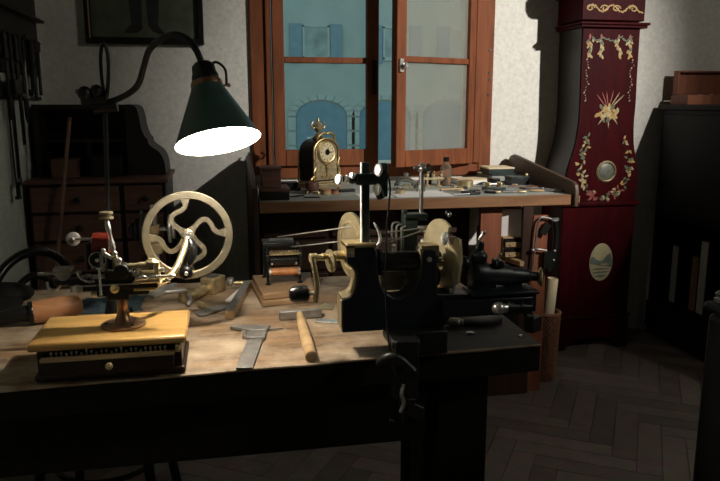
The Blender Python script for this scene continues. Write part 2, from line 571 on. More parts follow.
# ------------------------------------------------------------------ house across the street
SY = 25.0
bd = thing('building', 'pale blue-lit house across the street, arches below and shuttered windows above, seen through the window', 'building', (5, SY, -2.2))
m = MB().b2((-14, SY, -2.2), (30, SY + 6, 9.5))
m.build('wall', 'facade', bd)
ax = [(-1.6, 0.55), (2.57, 4.36), (4.85, 6.70), (7.2, 9.0), (9.6, 11.5)]
for a, b in ax:
    c, r = (a + b) / 2, (b - a) / 2
    zc = 1.36 - r * 0.55
    pts = [(a, SY - .02, -2.2)] + [(c - r * math.cos(t), SY - .02, zc + r * 0.55 * math.sin(t)) for t in [math.pi * k / 14 for k in range(15)]] + [(b, SY - .02, -2.2)]
    d = MB().prism(pts, (0, -0.02, 0)).build('arched_door', 'door_out', bd)
    s = MB()
    R0, R1 = r + .02, r + .30
    for k in range(11):
        t0, t1 = math.pi * (k + .04) / 11, math.pi * (k + .96) / 11
        q = [(c - rr * math.cos(t), SY - .02, zc + rr * (0.62) * math.sin(t)) for rr, t in ((R0, t0), (R1, t0), (R1, t1), (R0, t1))]
        s.prism(q, (0, -0.06, 0))
    for sx in (a - .30, b + .02):
        for k in range(6):
            s.b2((sx, SY - .06, zc - .03 - k * .52), (sx + .28, SY - .02, zc - .53 - k * .52 + .04))
    s.build('arch_stones', 'stone', bd)
for zb in (2.85, 5.35):
    for cx in (-0.4, 3.30, 6.15, 8.6, 11.0):
        f = MB().b2((cx - .47, SY - .06, zb - .05), (cx + .47, SY - .02, zb + .05)).b2((cx - .47, SY - .06, zb + 1.05), (cx + .47, SY - .02, zb + 1.13))
        f.b2((cx - .47, SY - .06, zb), (cx - .40, SY - .02, zb + 1.1)).b2((cx + .40, SY - .06, zb), (cx + .47, SY - .02, zb + 1.1))
        fo = f.build('window', 'stone', bd)
        p = MB().b2((cx - .40, SY - .04, zb + .05), (cx + .40, SY - .03, zb + 1.05))
        p.build('pane', 'win_out', fo)
        for sx in (-1, 1):
            x0 = cx + sx * .50
            x1 = cx + sx * .92
            MB().b2((min(x0, x1), SY - .08, zb - .15), (max(x0, x1), SY - .04, zb + 1.15)).build('shutter', 'shutter', bd)
st = MB().b2((-16, YB + .6, -2.4), (32, SY, -2.2)).build('street_ground', 'street')
st['kind'] = 'structure'
# ================================================================== BIG FURNITURE
# ---- back workbench under the window
BZ = 0.875
bb = thing('workbench', 'long wooden workbench with raised sloping end panels, standing under the window', 'workbench', (0.8, 3.05, 0))
MB().b2((0.135, 2.75, 0.868), (1.452, 3.44, BZ)).build('bench_surface', 'bb_top', bb)
m = MB().b2((0.130, 2.73, 0.832), (1.465, 2.75, BZ + .001)).b2((0.130, 2.75, 0.832), (1.452, 3.44, 0.868))
m.build('bench_top', 'bb_edge', bb, bevel=0.003)
MB().b2((0.27, 2.7295, 0.8322), (0.275, 2.7299, 0.876))
def end_panel(x0, x1, mname):
    prof = [(2.712, 0.825), (2.712, 0.895), (2.722, 0.918), (2.745, 0.930), (3.34, 1.000), (3.375, 1.003), (3.41, .994), (3.44, .97), (3.44, 0.825)]
    return MB().prism([(x0, y, z) for y, z in prof], (x1 - x0, 0, 0)).build('end_panel', mname, bb, bevel=0.004)
end_panel(1.452, 1.472, 'panel')
# the left one reaches almost to the floor
prof = [(2.715, 0.10), (2.715, 0.90), (2.735, 0.93), (2.80, .945), (3.36, 1.012), (3.40, 1.012), (3.44, .98), (3.44, 0.10)]
MB().prism([(0.105, y, z) for y, z in prof], (0.022, 0, 0)).build('end_panel', 'bb_dark', bb, bevel=0.004)
MB().b2((1.473, 2.745, 0.838), (1.495, 2.775, 0.868)).build('bench_dog', 'bb_edge', bb, bevel=.002)
# dark drawer pedestals below
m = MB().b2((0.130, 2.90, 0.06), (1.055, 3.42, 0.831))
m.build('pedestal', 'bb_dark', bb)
for x0, x1 in ((0.15, 0.42), (0.44, 0.72), (0.74, 1.04)):
    for z0, z1 in ((0.70, 0.815), (0.56, 0.685), (0.36, 0.545)):
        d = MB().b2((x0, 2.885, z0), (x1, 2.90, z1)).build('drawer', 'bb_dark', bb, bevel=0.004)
        MB().lathe([(0.006, 0), (0.006, .012), (0.012, .018), (0.012, .026), (0.004, .03)], ((x0 + x1) / 2, 2.885, (z0 + z1) / 2), (0, -1, 0), 12).build('knob', 'iron', d)
plabel(MB().b2((1.062, 2.78, 0.02), (1.158, 2.802, 0.831)).build('support_board', 'bb_red', bb, bevel=.002), 'upright red-brown support board')
m = MB().b2((1.083, 2.712, 0.0), (1.279, 2.732, 0.155))
m.build('plinth_board', 'bb_dark', bb, bevel=.003)
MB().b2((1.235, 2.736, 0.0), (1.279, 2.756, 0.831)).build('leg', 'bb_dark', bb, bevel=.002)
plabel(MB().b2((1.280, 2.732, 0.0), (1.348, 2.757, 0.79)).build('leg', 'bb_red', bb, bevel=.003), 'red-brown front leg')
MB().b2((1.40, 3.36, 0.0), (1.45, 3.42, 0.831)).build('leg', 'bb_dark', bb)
plabel(MB().prism([(1.163, 3.10, .580), (1.163, 2.96, .580), (1.212, 2.70, .580), (1.232, 2.70, .580), (1.232, 2.76, .580), (1.345, 2.76, .580), (1.345, 3.10, .580)], (0, 0, .021)).build('shelf', 'pale_wood', bb, bevel=.002), 'pale shelf plank below the top')

# ---- front workbench
fb = thing('workbench', 'heavy worn wooden workbench in the foreground, lit by the desk lamp', 'workbench', (-0.1, 1.45, 0))
TZ = 0.80
m = MB()
front = [(-.775, 1.130)]
random.seed(11)
for i in range(1, 24):
    x = -.775 + 1.36 * i / 24
    front.append((x, 1.130 + .0426 * (x + .775) + random.uniform(-.0022, .0022)))
front += [(0.585, 1.188), (0.590, 1.80), (-.775, 1.80)]
m.prism([(x, y, TZ - .004) for x, y in front], (0, 0, .004))
m.build('bench_top', 'bench_top', fb, bevel=.001)
plabel(MB().prism([(.394, 1.187, TZ), (.584, 1.192, TZ), (.589, 1.62, TZ), (.394, 1.62, TZ)], (0, 0, .0004)).build('shaded_bench_end', 'bench_shadow', fb), 'right end of the top with lathe shade painted on')  # thin dark sheet paints the lathe's shade onto the bench end
plabel(MB().prism([(x, y + .002, TZ - .055) for x, y in front], (0, 0, .0508)).build('bench_edge', 'bench_dark', fb, bevel=.003), 'shade-darkened edge of the bench top')  # front edge coloured dark where the light does not reach
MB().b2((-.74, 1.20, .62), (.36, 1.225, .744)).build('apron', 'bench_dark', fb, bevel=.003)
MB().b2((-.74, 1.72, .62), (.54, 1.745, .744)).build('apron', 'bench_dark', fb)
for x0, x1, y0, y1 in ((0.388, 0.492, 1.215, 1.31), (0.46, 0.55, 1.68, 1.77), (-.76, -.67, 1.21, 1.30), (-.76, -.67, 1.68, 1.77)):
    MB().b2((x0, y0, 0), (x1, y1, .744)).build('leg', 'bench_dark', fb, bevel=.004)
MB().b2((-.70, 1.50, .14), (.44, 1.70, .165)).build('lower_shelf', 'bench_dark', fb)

# ---- longcase clock
lc = thing('longcase_clock', 'tall red lacquered longcase clock with painted flowers, standing against the back wall', 'clock', (1.85, 3.33, 0))
CF, CB = 3.19, 3.43
# waist with the flared foot
L = [(1.700, 1.62), (1.704, 1.40), (1.708, 1.26), (1.706, 1.16), (1.694, 1.06), (1.672, .98), (1.656, .91), (1.656, .83), (1.662, .775)]
Rr = [(2.040, .775), (2.046, .83), (2.046, .91), (2.032, .98), (2.012, 1.06), (2.004, 1.16), (2.006, 1.26), (2.002, 1.40), (2.000, 1.62)]
out = catmull([(x, 0, z) for x, z in L], 4) + catmull([(x, 0, z) for x, z in Rr], 4)
m = MB().prism([(p.x, CF + .012, p.z) for p in out], (0, CB - CF - .012, 0))
m.build('waist', 'clock_side', lc, angle=30)
cx, cz = 1.853, 1.2
m = MB().prism([(cx + (p.x - cx) * .985, CF, p.z) for p in out], (0, .012, 0))
wdoor = m.build('door', 'clock_red', lc, angle=30)
hd = MB().b2((1.685, CF - .01, 1.645), (2.012, CB, 1.84)).build('neck', 'clock_red', lc, bevel=.004)
m = MB().b2((1.672, CF - .03, 1.625), (2.034, CB, 1.637)).b2((1.68, CF - .02, 1.612), (2.026, CB, 1.625))
m.build('moulding', 'clock_red', lc, bevel=.003)
m = MB()
m.prism([(1.640, CF - .06, 1.84), (1.640, CF - .06, 1.80), (1.655, CF - .06, 1.772), (1.675, CF - .06, 1.762), (2.022, CF - .06, 1.762), (2.042, CF - .06, 1.772), (2.06, CF - .06, 1.80), (2.06, CF - .06, 1.84)], (0, CB - CF + .06, 0))
m.b2((1.645, CF - .05, 1.84), (2.055, CB, 2.26))
m.build('hood', 'clock_side', lc, bevel=.004)
MB().b2((1.66, CF - .056, 1.88), (2.04, CF - .05, 2.22)).build('hood_door', 'clock_red', lc, bevel=.002)
MB().lathe([(.15, 0), (.16, .004), (.16, .010), (.13, .012)], (1.85, CF - .056, 2.05), (0, -1, 0), 40).build('dial', 'dial', lc)
MB().b2((1.650, CF + .004, 0.17), (2.045, CB, 0.752)).build('plinth', 'clock_red', lc, bevel=.004)
MB().b2((1.638, CF - .012, 0.752), (2.060, CB, 0.776)).build('moulding', 'clock_red', lc, bevel=.006)
MB().b2((1.640, CF - .010, 0.165), (2.056, CB, 0.183)).build('moulding', 'clock_red', lc, bevel=.005)
m = MB().prism([(1.644, CF - .002, 0.0), (1.700, CF - .002, 0.0), (1.715, CF - .002, .03), (1.75, CF - .002, .05), (1.80, CF - .002, .06), (1.90, CF - .002, .06), (1.95, CF - .002, .05),
                (1.98, CF - .002, .03), (1.996, CF - .002, 0), (2.050, CF - .002, 0), (2.050, CF - .002, .165), (1.644, CF - .002, .165)], (0, CB - CF, 0))
m.build('base', 'clock_red', lc)
# the bull's-eye in the door
lens = MB().lathe([(.052, 0), (.054, .004), (.047, .010), (.044, .008), (.044, .002)], (1.868, CF, .925), (0, -1, 0), 36, cap=False).build('lens_ring', 'brass_dull', wdoor)
MB().lathe([(.044, 0), (.040, .003), (.02, .006), (.0, .007)], (1.868, CF - .001, .925), (0, -1, 0), 30).build('pendulum_bob', 'bob', wdoor)
# painted flowers: flat little leaves laid on the lacquer
def leafquad(mb, x, z, l, wd, a, y=CF):
    y -= random.uniform(0, .0016)
    c, s = math.cos(a), math.sin(a)
    pts = [(0, 0), (l * .3, wd * .5), (l * .7, wd * .42), (l, 0), (l * .7, -wd * .42), (l * .3, -wd * .5)]
    mb.prism([(x + p * c - q * s, y, z + p * s + q * c) for p, q in pts], (0, -.0012, 0))
random.seed(7)
PAINTS = ['leaf', 'cream_paint', 'gold_paint', 'rose_paint']
class Motif(dict):
    def __missing__(self, k):
        self.mb.mi = PAINTS.index(k)
        return self.mb
def motif():
    q_ = Motif(); q_.mb = MB(); return q_
gr = swag = motif()
# swag with four drops
for i, x in enumerate((1.742, 1.800, 1.893, 1.952)):
    z0 = 1.565
    for k in range(16):
        t = k / 16
        kk = random.choice(('gold_paint', 'cream_paint', 'leaf'))
        leafquad(gr[kk], x + random.uniform(-.016, .016) * (1.1 - t), z0 - t * .085, .022, .012, random.uniform(-2.4, -.7))
    leafquad(gr['rose_paint'], x - .004, z0 + .02, .03, .010, -1.6)
for x0, x1 in ((1.742, 1.800), (1.800, 1.893), (1.893, 1.952)):
    for k in range(9):
        t = (k + .5) / 9
        leafquad(gr['leaf'], x0 + (x1 - x0) * t, 1.572 - .018 * math.sin(math.pi * t), .016, .008, random.uniform(-.6, .6))
# trailing strings at the sides below the drops
for x in (1.733, 1.968):
    for k in range(16):
        leafquad(gr['leaf' if k % 3 else 'cream_paint'], x + .006 * math.sin(k * .9), 1.47 - k * .013, .012, .006, random.uniform(-2.5, -.6))
# bouquet with flutes and bows
gr = bouquet = motif()
for k in range(40):
    a, r_ = random.uniform(0, 6.28), random.uniform(0, 1)
    kk = random.choice(('gold_paint', 'gold_paint', 'cream_paint', 'leaf'))
    leafquad(gr[kk], 1.858 + .050 * r_ * math.cos(a), 1.215 + .032 * r_ * math.sin(a), .032, .018, random.uniform(0, 6.28))
for a, ln in ((2.3, .085), (2.0, .08), (1.75, .075), (1.35, .08), (1.0, .085), (.75, .09), (-2.2, .07), (-.9, .07), (-1.5, .07)):
    leafquad(gr['rose_paint' if a > 1.2 else 'cream_paint'], 1.858 + .02 * math.cos(a), 1.225 + .02 * math.sin(a), ln, .006, a)
# wreath round the lens, open at the top
gr = wreath = motif()
for k in range(120):
    t = random.uniform(-2.35, 2.35)
    rx, rz = .132, .155
    x = 1.862 + rx * math.sin(t) + random.uniform(-.014, .014)
    z = .955 - rz * math.cos(t) * (1.05 if abs(t) < 1.5 else 1.25) + random.uniform(-.014, .014)
    low = abs(t) < .8
    kk = random.choice(('rose_paint', 'leaf', 'rose_paint', 'cream_paint') if low else ('leaf', 'leaf', 'cream_paint', 'gold_paint'))
    leafquad(gr[kk], x, z, .024, .011, random.uniform(0, 6.28))
swag.mb.build('painted_swag', PAINTS, wdoor)
bouquet.mb.build('painted_bouquet', PAINTS, wdoor)
wreath.mb.build('painted_wreath', PAINTS, wdoor)
sc = MB()
for x, sg in ((1.725, 1), (1.80, -1), (1.86, 1), (1.95, -1)):
    pts = [(x + sg * (.022 - .0011 * k) * math.cos(k * .55), CF - .0105, 1.700 + (.015 - .0007 * k) * math.sin(k * .55)) for k in range(14)]
    sc.ribbon(pts, (0, 1, 0), .006, .002, 3)
for k in range(22):
    leafquad(sc, 1.71 + .013 * k, 1.700 + .012 * math.sin(k * .8), .022, .008, math.cos(k * .8) * .8, CF - .0105)
sc.build('painted_scroll', 'gold_paint', hd)
ov = MB().prism([(1.875 + .064 * math.cos(t), CF + .003, .462 + .098 * math.sin(t)) for t in [2 * math.pi * k / 40 for k in range(40)]], (0, -.0015, 0)).build('painted_landscape', 'sky_paint', lc)
hl = [(1.813, .455), (1.817, .487), (1.830, .492), (1.845, .478), (1.868, .468), (1.885, .474), (1.905, .498), (1.925, .508), (1.938, .468), (1.934, .435), (1.88, .442)]
MB().prism([(x, CF + .001, z) for x, z in hl], (0, -.001, 0)).build('painted_hills', 'hill_paint', ov)
m = MB()
for x, z, l, wd in ((1.822, .425, .105, .008), (1.825, .408, .10, .010), (1.84, .388, .07, .012)):
    leafquad(m, x, z, l, wd, 0.04, CF + .0012)
m.build('painted_hills', 'hill_paint', ov)
m = MB()
for x, z, l, wd in ((1.87, .450, .05, .010), (1.83, .440, .05, .006)):
    leafquad(m, x, z, l, wd, 0.0, CF + .0005)
m.build('painted_lake', 'cream_paint', ov)

# ---- cabinet along the right wall
cb_ = thing('cabinet', 'near-black tall cabinet with open lower shelves, standing at the right along the wall', 'cabinet', (2.6, 2.7, 0))
CX = 2.30
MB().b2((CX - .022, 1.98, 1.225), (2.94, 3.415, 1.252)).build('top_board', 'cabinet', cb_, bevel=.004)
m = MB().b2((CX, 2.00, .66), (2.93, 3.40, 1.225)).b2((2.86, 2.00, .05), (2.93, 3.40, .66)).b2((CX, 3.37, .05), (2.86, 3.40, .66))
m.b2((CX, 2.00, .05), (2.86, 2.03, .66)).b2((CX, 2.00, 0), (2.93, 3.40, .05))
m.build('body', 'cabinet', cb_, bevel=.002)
for y0, y1 in ((2.03, 2.70), (2.73, 3.37)):
    d = MB().b2((CX - .012, y0, .69), (CX, y1, 1.20)).build('door', 'cabinet', cb_, bevel=.003)
    MB().sphere((CX - .021, y1 - .03 if y0 < 2.5 else y0 + .03, .95), .010, 10).build('knob', 'iron', d)
MB().b2((CX + .003, 2.03, .20), (2.86, 3.37, .222)).build('shelf', 'cabinet', cb_)
MB().b2((CX - .035, 2.03, .05), (CX, 3.37, .195)).build('drawer', 'cabinet', cb_, bevel=.004)
def upright(name, label, cat, y0, y1, x0, z1, mname):
    o = thing(name, label, cat, (x0 + .1, (y0 + y1) / 2, .2225))
    MB().b2((x0 + .004, y0, .2225), (x0 + .22, y1, z1)).build('cover', 'cabinet', o, bevel=.001)
    MB().b2((x0, y0, .2225), (x0 + .0038, y1, z1)).build('spine', mname, o, bevel=.001)  # pale spine against dark cover puts the lamp's side light into colour
    return o
upright('folder', 'slim grey folder standing alone at the far end of the dark cabinet shelf', 'folder', 3.19, 3.235, CX + .01, .525, 'paper_grey')
upright('book', 'tall grey book nearest the front among the volumes on the dark cabinet shelf', 'book', 2.965, 3.015, CX + .01, .59, 'paper_grey')
upright('book', 'shorter brown-grey book behind the tall grey one on the dark cabinet shelf', 'book', 3.03, 3.075, CX + .012, .50, 'stick')
# open casket on the cabinet
jb = thing('wooden_casket', 'red-brown wooden casket with its lid open, on the dark cabinet at right', 'box', (2.48, 3.31, 1.252))
m = MB()
m.b2((2.320, 3.235, 1.2525), (2.330, 3.375, 1.300)).b2((2.63, 3.235, 1.2525), (2.64, 3.375, 1.300)).b2((2.330, 3.235, 1.2525), (2.63, 3.245, 1.300)).b2((2.330, 3.365, 1.2525), (2.63, 3.375, 1.300)).b2((2.330, 3.245, 1.2525), (2.63, 3.365, 1.258))
m.build('body', 'bb_red', jb, bevel=.001)
ld_ = MB()
ld_.b2((2.335, 3.378, 1.302), (2.64, 3.386, 1.425)).b2((2.335, 3.345, 1.302), (2.343, 3.378, 1.425)).b2((2.632, 3.345, 1.302), (2.64, 3.378, 1.425)).b2((2.343, 3.345, 1.417), (2.632, 3.378, 1.425))
ld_.build('lid', 'bb_red', jb, bevel=.001)
for i, (x, y, rr) in enumerate(((2.42, 3.28, .012), (2.46, 3.31, .013), (2.49, 3.28, .012))):
    m = MB().lathe([(rr, 0), (rr * 1.1, .02), (rr * .5, .034), (rr * .6, .044), (0, .050)], (x, y, 1.2582), seg=14)
    tag(m.build('silver_knob', 'steel'), ('leftmost', 'middle', 'rightmost')[i] + ' of the three small shiny knobs inside the open casket', 'knob', 'shiny knobs in the casket')

# low dark chest at the right edge
ch = thing('low_chest', 'black chest with a metal latch, cut by the right edge of the view', 'chest', (.97, .92, 0))
MB().b2((.822, .80, .02), (1.25, 1.045, .895)).build('body', 'cabinet', ch, bevel=.012)
MB().b2((.816, .79, .895), (1.26, 1.052, .915)).build('lid', 'cabinet', ch, bevel=.010)
MB().lathe([(.010, 0), (.010, .006), (.006, .009), (.009, .015), (.004, .020)], (.835, 1.03, .915), (0, 0, 1), 14).cyl((.835, 1.03, .928), (.90, .99, .925), .002).build('latch', 'steel_dull', ch)

# ---- writing chest on the left
sc_ = thing('writing_chest', 'dark old writing chest with small drawers and curved upper sides, at the left wall corner', 'chest', (-.50, 3.2, 0))
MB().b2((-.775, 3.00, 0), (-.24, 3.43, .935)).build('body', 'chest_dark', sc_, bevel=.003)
MB().b2((-.785, 2.985, .935), (-.228, 3.44, .952)).build('writing_top', 'chest', sc_, bevel=.003)
for z0, z1 in ((.822, .925), (.705, .810), (.57, .693), (.40, .558)):
    for x0, x1 in ((-.405, -.255), (-.765, -.425)):
        d = MB().b2((x0, 2.985, z0), (x1, 3.00, z1)).build('drawer', 'chest', sc_, bevel=.004)
        MB().lathe([(.006, 0), (.006, .010), (.013, .016), (.013, .022), (.004, .028)], ((x0 + x1) / 2 + .01, 2.985, (z0 + z1) / 2), (0, -1, 0), 12).build('knob', 'iron', d)
br_ = [(-.405, 1.252), (-.378, 1.252), (-.358, 1.240), (-.348, 1.205), (-.342, 1.16), (-.330, 1.12), (-.318, 1.105), (-.314, 1.085), (-.295, 1.068), (-.268, 1.045), (-.252, 1.005), (-.248, .953)]
bp_ = [p for p in catmull([(x, 0, z) for x, z in br_], 4)] + [Vector((-.405, 0, .953))]
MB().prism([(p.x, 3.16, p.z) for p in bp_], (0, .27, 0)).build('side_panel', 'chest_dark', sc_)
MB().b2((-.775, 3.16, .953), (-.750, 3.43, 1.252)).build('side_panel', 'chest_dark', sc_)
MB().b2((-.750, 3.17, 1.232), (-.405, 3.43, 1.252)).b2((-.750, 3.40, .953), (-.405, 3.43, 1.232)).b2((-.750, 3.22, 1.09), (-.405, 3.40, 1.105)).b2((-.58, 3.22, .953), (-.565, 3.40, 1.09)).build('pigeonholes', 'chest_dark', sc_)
m = MB().b2((-.545, 3.10, .953), (-.425, 3.21, 1.04))
tag(m.build('ledger', 'cabinet', bevel=.004), 'black ledger lying in the upper part of the writing chest', 'book')
m = MB().b2((-.70, 3.08, .953), (-.60, 3.19, 1.03))
tag(m.build('card_box', 'chest', bevel=.003), 'small brown box on top of the writing chest', 'box')

# brown stick leaning on the chest
st_ = thing('walking_stick', 'long brown wooden stick leaning at left against the writing chest', 'stick', (-.755, 2.88, 0))
MB().cyl((-.760, 2.88, 0.0), (-.590, 2.965, 1.19), .0085, .0075, 14).build('shaft', 'stick', st_)
MB().lathe([(.0095, 0), (.0095, .03), (.008, .034)], (-.760, 2.88, 0.0), (.17, .085, 1.19), 14).build('ferrule', 'steel_dull', st_)
MB().sphere((-.5893, 2.9653, 1.195), .010, 12).build('knob', 'chest', st_)

# bentwood chair
bc = thing('bentwood_chair', 'black bentwood chair whose hooped back shows behind the bench at far left', 'chair', (-.50, 2.15, 0))
ca_, sa_ = math.cos(R(62)), math.sin(R(62))
def cp(u, v, z):   # u across the chair back, v towards the sitter
    return (-.515 + u * ca_ - v * sa_ * -1, 1.96 + u * sa_ * .8 + v * ca_ * -.4, z)
for hw, top, nm in ((.165, .865, 'back_hoop'), (.105, .80, 'inner_hoop')):
    pts = [cp(-hw, 0, .46)] + [cp(-hw, 0, .62)] + [cp(-hw * math.cos(t), 0, top - .13 + .13 * math.sin(t)) for t in [math.pi * k / 10 for k in range(11)]] + [cp(hw, 0, .62), cp(hw, 0, .46)]
    MB().tube(pts, .0125 if hw > .15 else .010, 10, 3).build(nm, 'black', bc)
MB().lathe([(.17, 0), (.195, .01), (.195, .03), (.18, .04), (.10, .036)], (-.36, 1.99, .43), (0, 0, 1), 32).build('seat', 'black', bc)
for dx, dy in ((-.15, -.09), (-.10, .15), (.12, -.14), (.14, .10)):
    MB().tube([(-.36 + dx, 1.99 + dy, .43), (-.36 + dx * 1.1, 1.99 + dy * 1.1, .25), (-.36 + dx * 1.35, 1.99 + dy * 1.35, 0.0)], .014, 10, 4).build('leg', 'black', bc)
MB().tube([(-.36 + .14 * math.cos(2 * math.pi * k / 12), 1.99 + .14 * math.sin(2 * math.pi * k / 12), .24) for k in range(12)], .008, 8, 3, True).build('stretcher_ring', 'black', bc)

# ---- picture on the wall
pf = thing('framed_picture', 'framed dark painting of a standing figure, hanging on the wall at upper left', 'picture', (-.33, 3.44, 1.525))
x0, x1, z0, z1 = -.585, -.068, 1.522, 2.15
m = MB().b2((x0, 3.41, z0), (x1, 3.444, z0 + .028)).b2((x0, 3.41, z1 - .028), (x1, 3.444, z1)).b2((x0, 3.41, z0 + .028), (x0 + .028, 3.444, z1 - .028)).b2((x1 - .028, 3.41, z0 + .028), (x1, 3.444, z1 - .028))
m.build('frame', 'cabinet', pf, bevel=.004)
m = MB().b2((x0 + .018, 3.406, z0 + .022), (x0 + .024, 3.411, z1 - .02))
plabel(m.build('gilt_slip', 'gold', pf), 'thin gilt line on the frame')
cv = MB().b2((x0 + .026, 3.43, z0 + .026), (x1 - .026, 3.436, z1 - .026)).build('canvas', 'canvas', pf)
FX = -.335
m = MB().prism([(FX - .065, 3.4295, 1.80), (FX - .050, 3.4295, 1.600), (FX - .005, 3.4295, 1.600), (FX + .002, 3.4295, 1.80)], (0, -.001, 0))
m.prism([(FX + .015, 3.4295, 1.80), (FX + .022, 3.4295, 1.600), (FX + .066, 3.4295, 1.600), (FX + .080, 3.4295, 1.80)], (0, -.001, 0))
m.build('painted_trousers', 'fig', cv)
m = MB().prism([(FX - .055, 3.4295, 1.606), (FX - .080, 3.4295, 1.580), (FX - .076, 3.4295, 1.570), (FX - .03, 3.4295, 1.570), (FX - .002, 3.4295, 1.59), (FX - .002, 3.4295, 1.606)], (0, -.0012, 0))
m.prism([(FX + .022, 3.4295, 1.606), (FX + .040, 3.4295, 1.580), (FX + .085, 3.4295, 1.560), (FX + .092, 3.4295, 1.572), (FX + .066, 3.4295, 1.606)], (0, -.0012, 0))
m.build('painted_shoes', 'fig_shoe', cv)
m = MB().prism([(FX - .10, 3.4295, 2.02), (FX - .09, 3.4295, 1.74), (FX - .04, 3.4295, 1.72), (FX + .06, 3.4295, 1.72), (FX + .10, 3.4295, 1.76), (FX + .11, 3.4295, 2.02)], (0, -.0014, 0))
m.build('painted_coat', 'teal_paint', cv)

# ---- tools on the left wall
tr = thing('tool_rack', 'dark wooden rack board fixed high on the left wall and hung with tools', 'rack', (XL, 3.05, 1.3))
MB().b2((XL, 2.60, 1.37), (XL + .018, 3.40, 1.78)).build('board', 'chest_dark', tr, bevel=.003)
MB().b2((XL, 2.60, 1.27), (XL + .014, 3.40, 1.285)).build('rail', 'chest_dark', tr)
MB().b2((XL + .018, 2.60, 1.60), (XL + .05, 3.40, 1.612)).build('shelf', 'chest_dark', tr)
random.seed(21)
looks = [('file', 'flat black file'), ('mallet', 'short dark mallet'), ('saw', 'narrow dark saw'), ('pliers', 'long dark pliers'), ('clamp', 'dark iron clamp'), ('brush', 'flat dark brush'), ('square', 'dark iron try square')]
ypos = [2.83, 2.90, 2.97, 3.05, 3.13, 3.22, 3.31]
descr = ['nearest the left edge', 'second from the left edge', 'third from the left edge', 'in the middle of the row', 'third from the room corner', 'second from the room corner', 'nearest the room corner']
lens_ = [.30, .22, .40, .21, .225, .22, .215]
for (nm, lk), y, ds, ln in zip(looks, ypos, descr, lens_):
    top = 1.505
    o = thing(nm, f'{lk} hanging from the left wall rack, {ds}', 'tool', (XL + .03, y, top - ln), 'tools hanging from the wall rack')
    MB().cyl((XL + .018, y, top), (XL + .05, y, top), .003).build('hook', 'iron', o)
    x = XL + .034
    wd = random.uniform(.030, .052)
    if nm in ('saw', 'file', 'brush'):
        MB().prism([(x - .002, y - wd / 2, top - .10), (x - .002, y + wd / 2, top - .10), (x - .002, y + wd * .45, top - ln), (x - .002, y - wd * .15, top - ln - .01)], (.006, 0, 0)).build('blade', 'iron', o)
        MB().lathe([(.006, 0), (.012, .02), (.010, .06), (.014, .10)], (x, y, top + .012), (0, 0, -1), 12).build('handle', 'chest_dark', o)
    elif nm == 'mallet':
        MB().b2((x - .015, y - .045, top - ln), (x + .02, y + .045, top - ln + .06)).build('head', 'iron', o, bevel=.004)
        MB().cyl((x, y, top - ln + .06), (x, y, top + .012), .008).build('handle', 'chest_dark', o)
    elif nm == 'pliers':
        MB().sphere((x, y, top - ln * .6), .016, 12, (.5, 1, 1)).tube([(x, y - .005, top - ln), (x, y - .012, top - ln * .8), (x, y, top - ln * .6)], .006).tube([(x, y + .005, top - ln), (x, y + .012, top - ln * .8), (x, y, top - ln * .6)], .006).build('jaws', 'iron', o)
        MB().tube([(x, y, top - ln * .6), (x, y - .025, top - ln * .3), (x, y - .016, top + .01)], .006).tube([(x, y, top - ln * .6), (x, y + .025, top - ln * .3), (x, y + .016, top + .01)], .006).build('handles', 'iron', o)
    elif nm == 'clamp':
        MB().tube([(x, y - .05, top - .08), (x, y - .05, top), (x, y + .05, top), (x, y + .05, top - .2), (x, y - .02, top - .2)], .009, 8, 2).build('frame', 'iron', o)
        MB().cyl((x, y - .05, top - .06), (x, y - .05, top - ln), .006).box((x, y - .05, top - ln), (.012, .05, .010)).build('screw', 'steel_dull', o)
    else:
        MB().b2((x - .003, y - .018, top - ln), (x + .003, y + .018, top + .01)).build('blade', 'iron', o)
        MB().b2((x - .008, y - .065, top - .03), (x + .008, y + .02, top + .012)).build('stock', 'chest_dark', o)
lowd = [(2.83, 1.265, .36, 'long thin dark rod with a clamped end, hanging low on the left wall'), (2.89, 1.265, .30, 'dark strap hanging low on the left wall beside the thin rod'), (3.08, 1.265, .10, 'short black punch hanging under the left wall rail')]
for k, (y, top, ln, lab) in enumerate(lowd):
    o = thing(('hanging_rod', 'leather_strap', 'punch')[k], lab, 'tool', (XL + .02, y, top - ln), None)
    MB().cyl((XL + .014, y, top + .012), (XL + .04, y, top + .012), .003).build('hook', 'iron', o)
    if k == 0:
        MB().tube([(XL + .028, y, top + .012), (XL + .028, y + .004, top - ln * .6), (XL + .028, y + .012, top - ln)], .0035).build('rod', 'iron', o)
        MB().box((XL + .030, y + .012, top - ln), (.014, .035, .012)).box((XL + .030, y + .020, top - ln + .03), (.012, .010, .05)).box((XL + .03, y + .03, top - ln + .05), (.012, .03, .010)).build('clamp_end', 'iron', o)
    elif k == 1:
        MB().b2((XL + .024, y - .016, top - ln), (XL + .029, y + .016, top + .02)).build('strap', 'iron', o)
        MB().b2((XL + .022, y - .020, top - ln - .02), (XL + .032, y + .020, top - ln + .01)).build('buckle', 'steel_dull', o)
    else:
        MB().lathe([(.010, 0), (.010, .07), (.004, .10)], (XL + .028, y, top + .014), (0, 0, -1), 12).build('shank', 'iron', o)
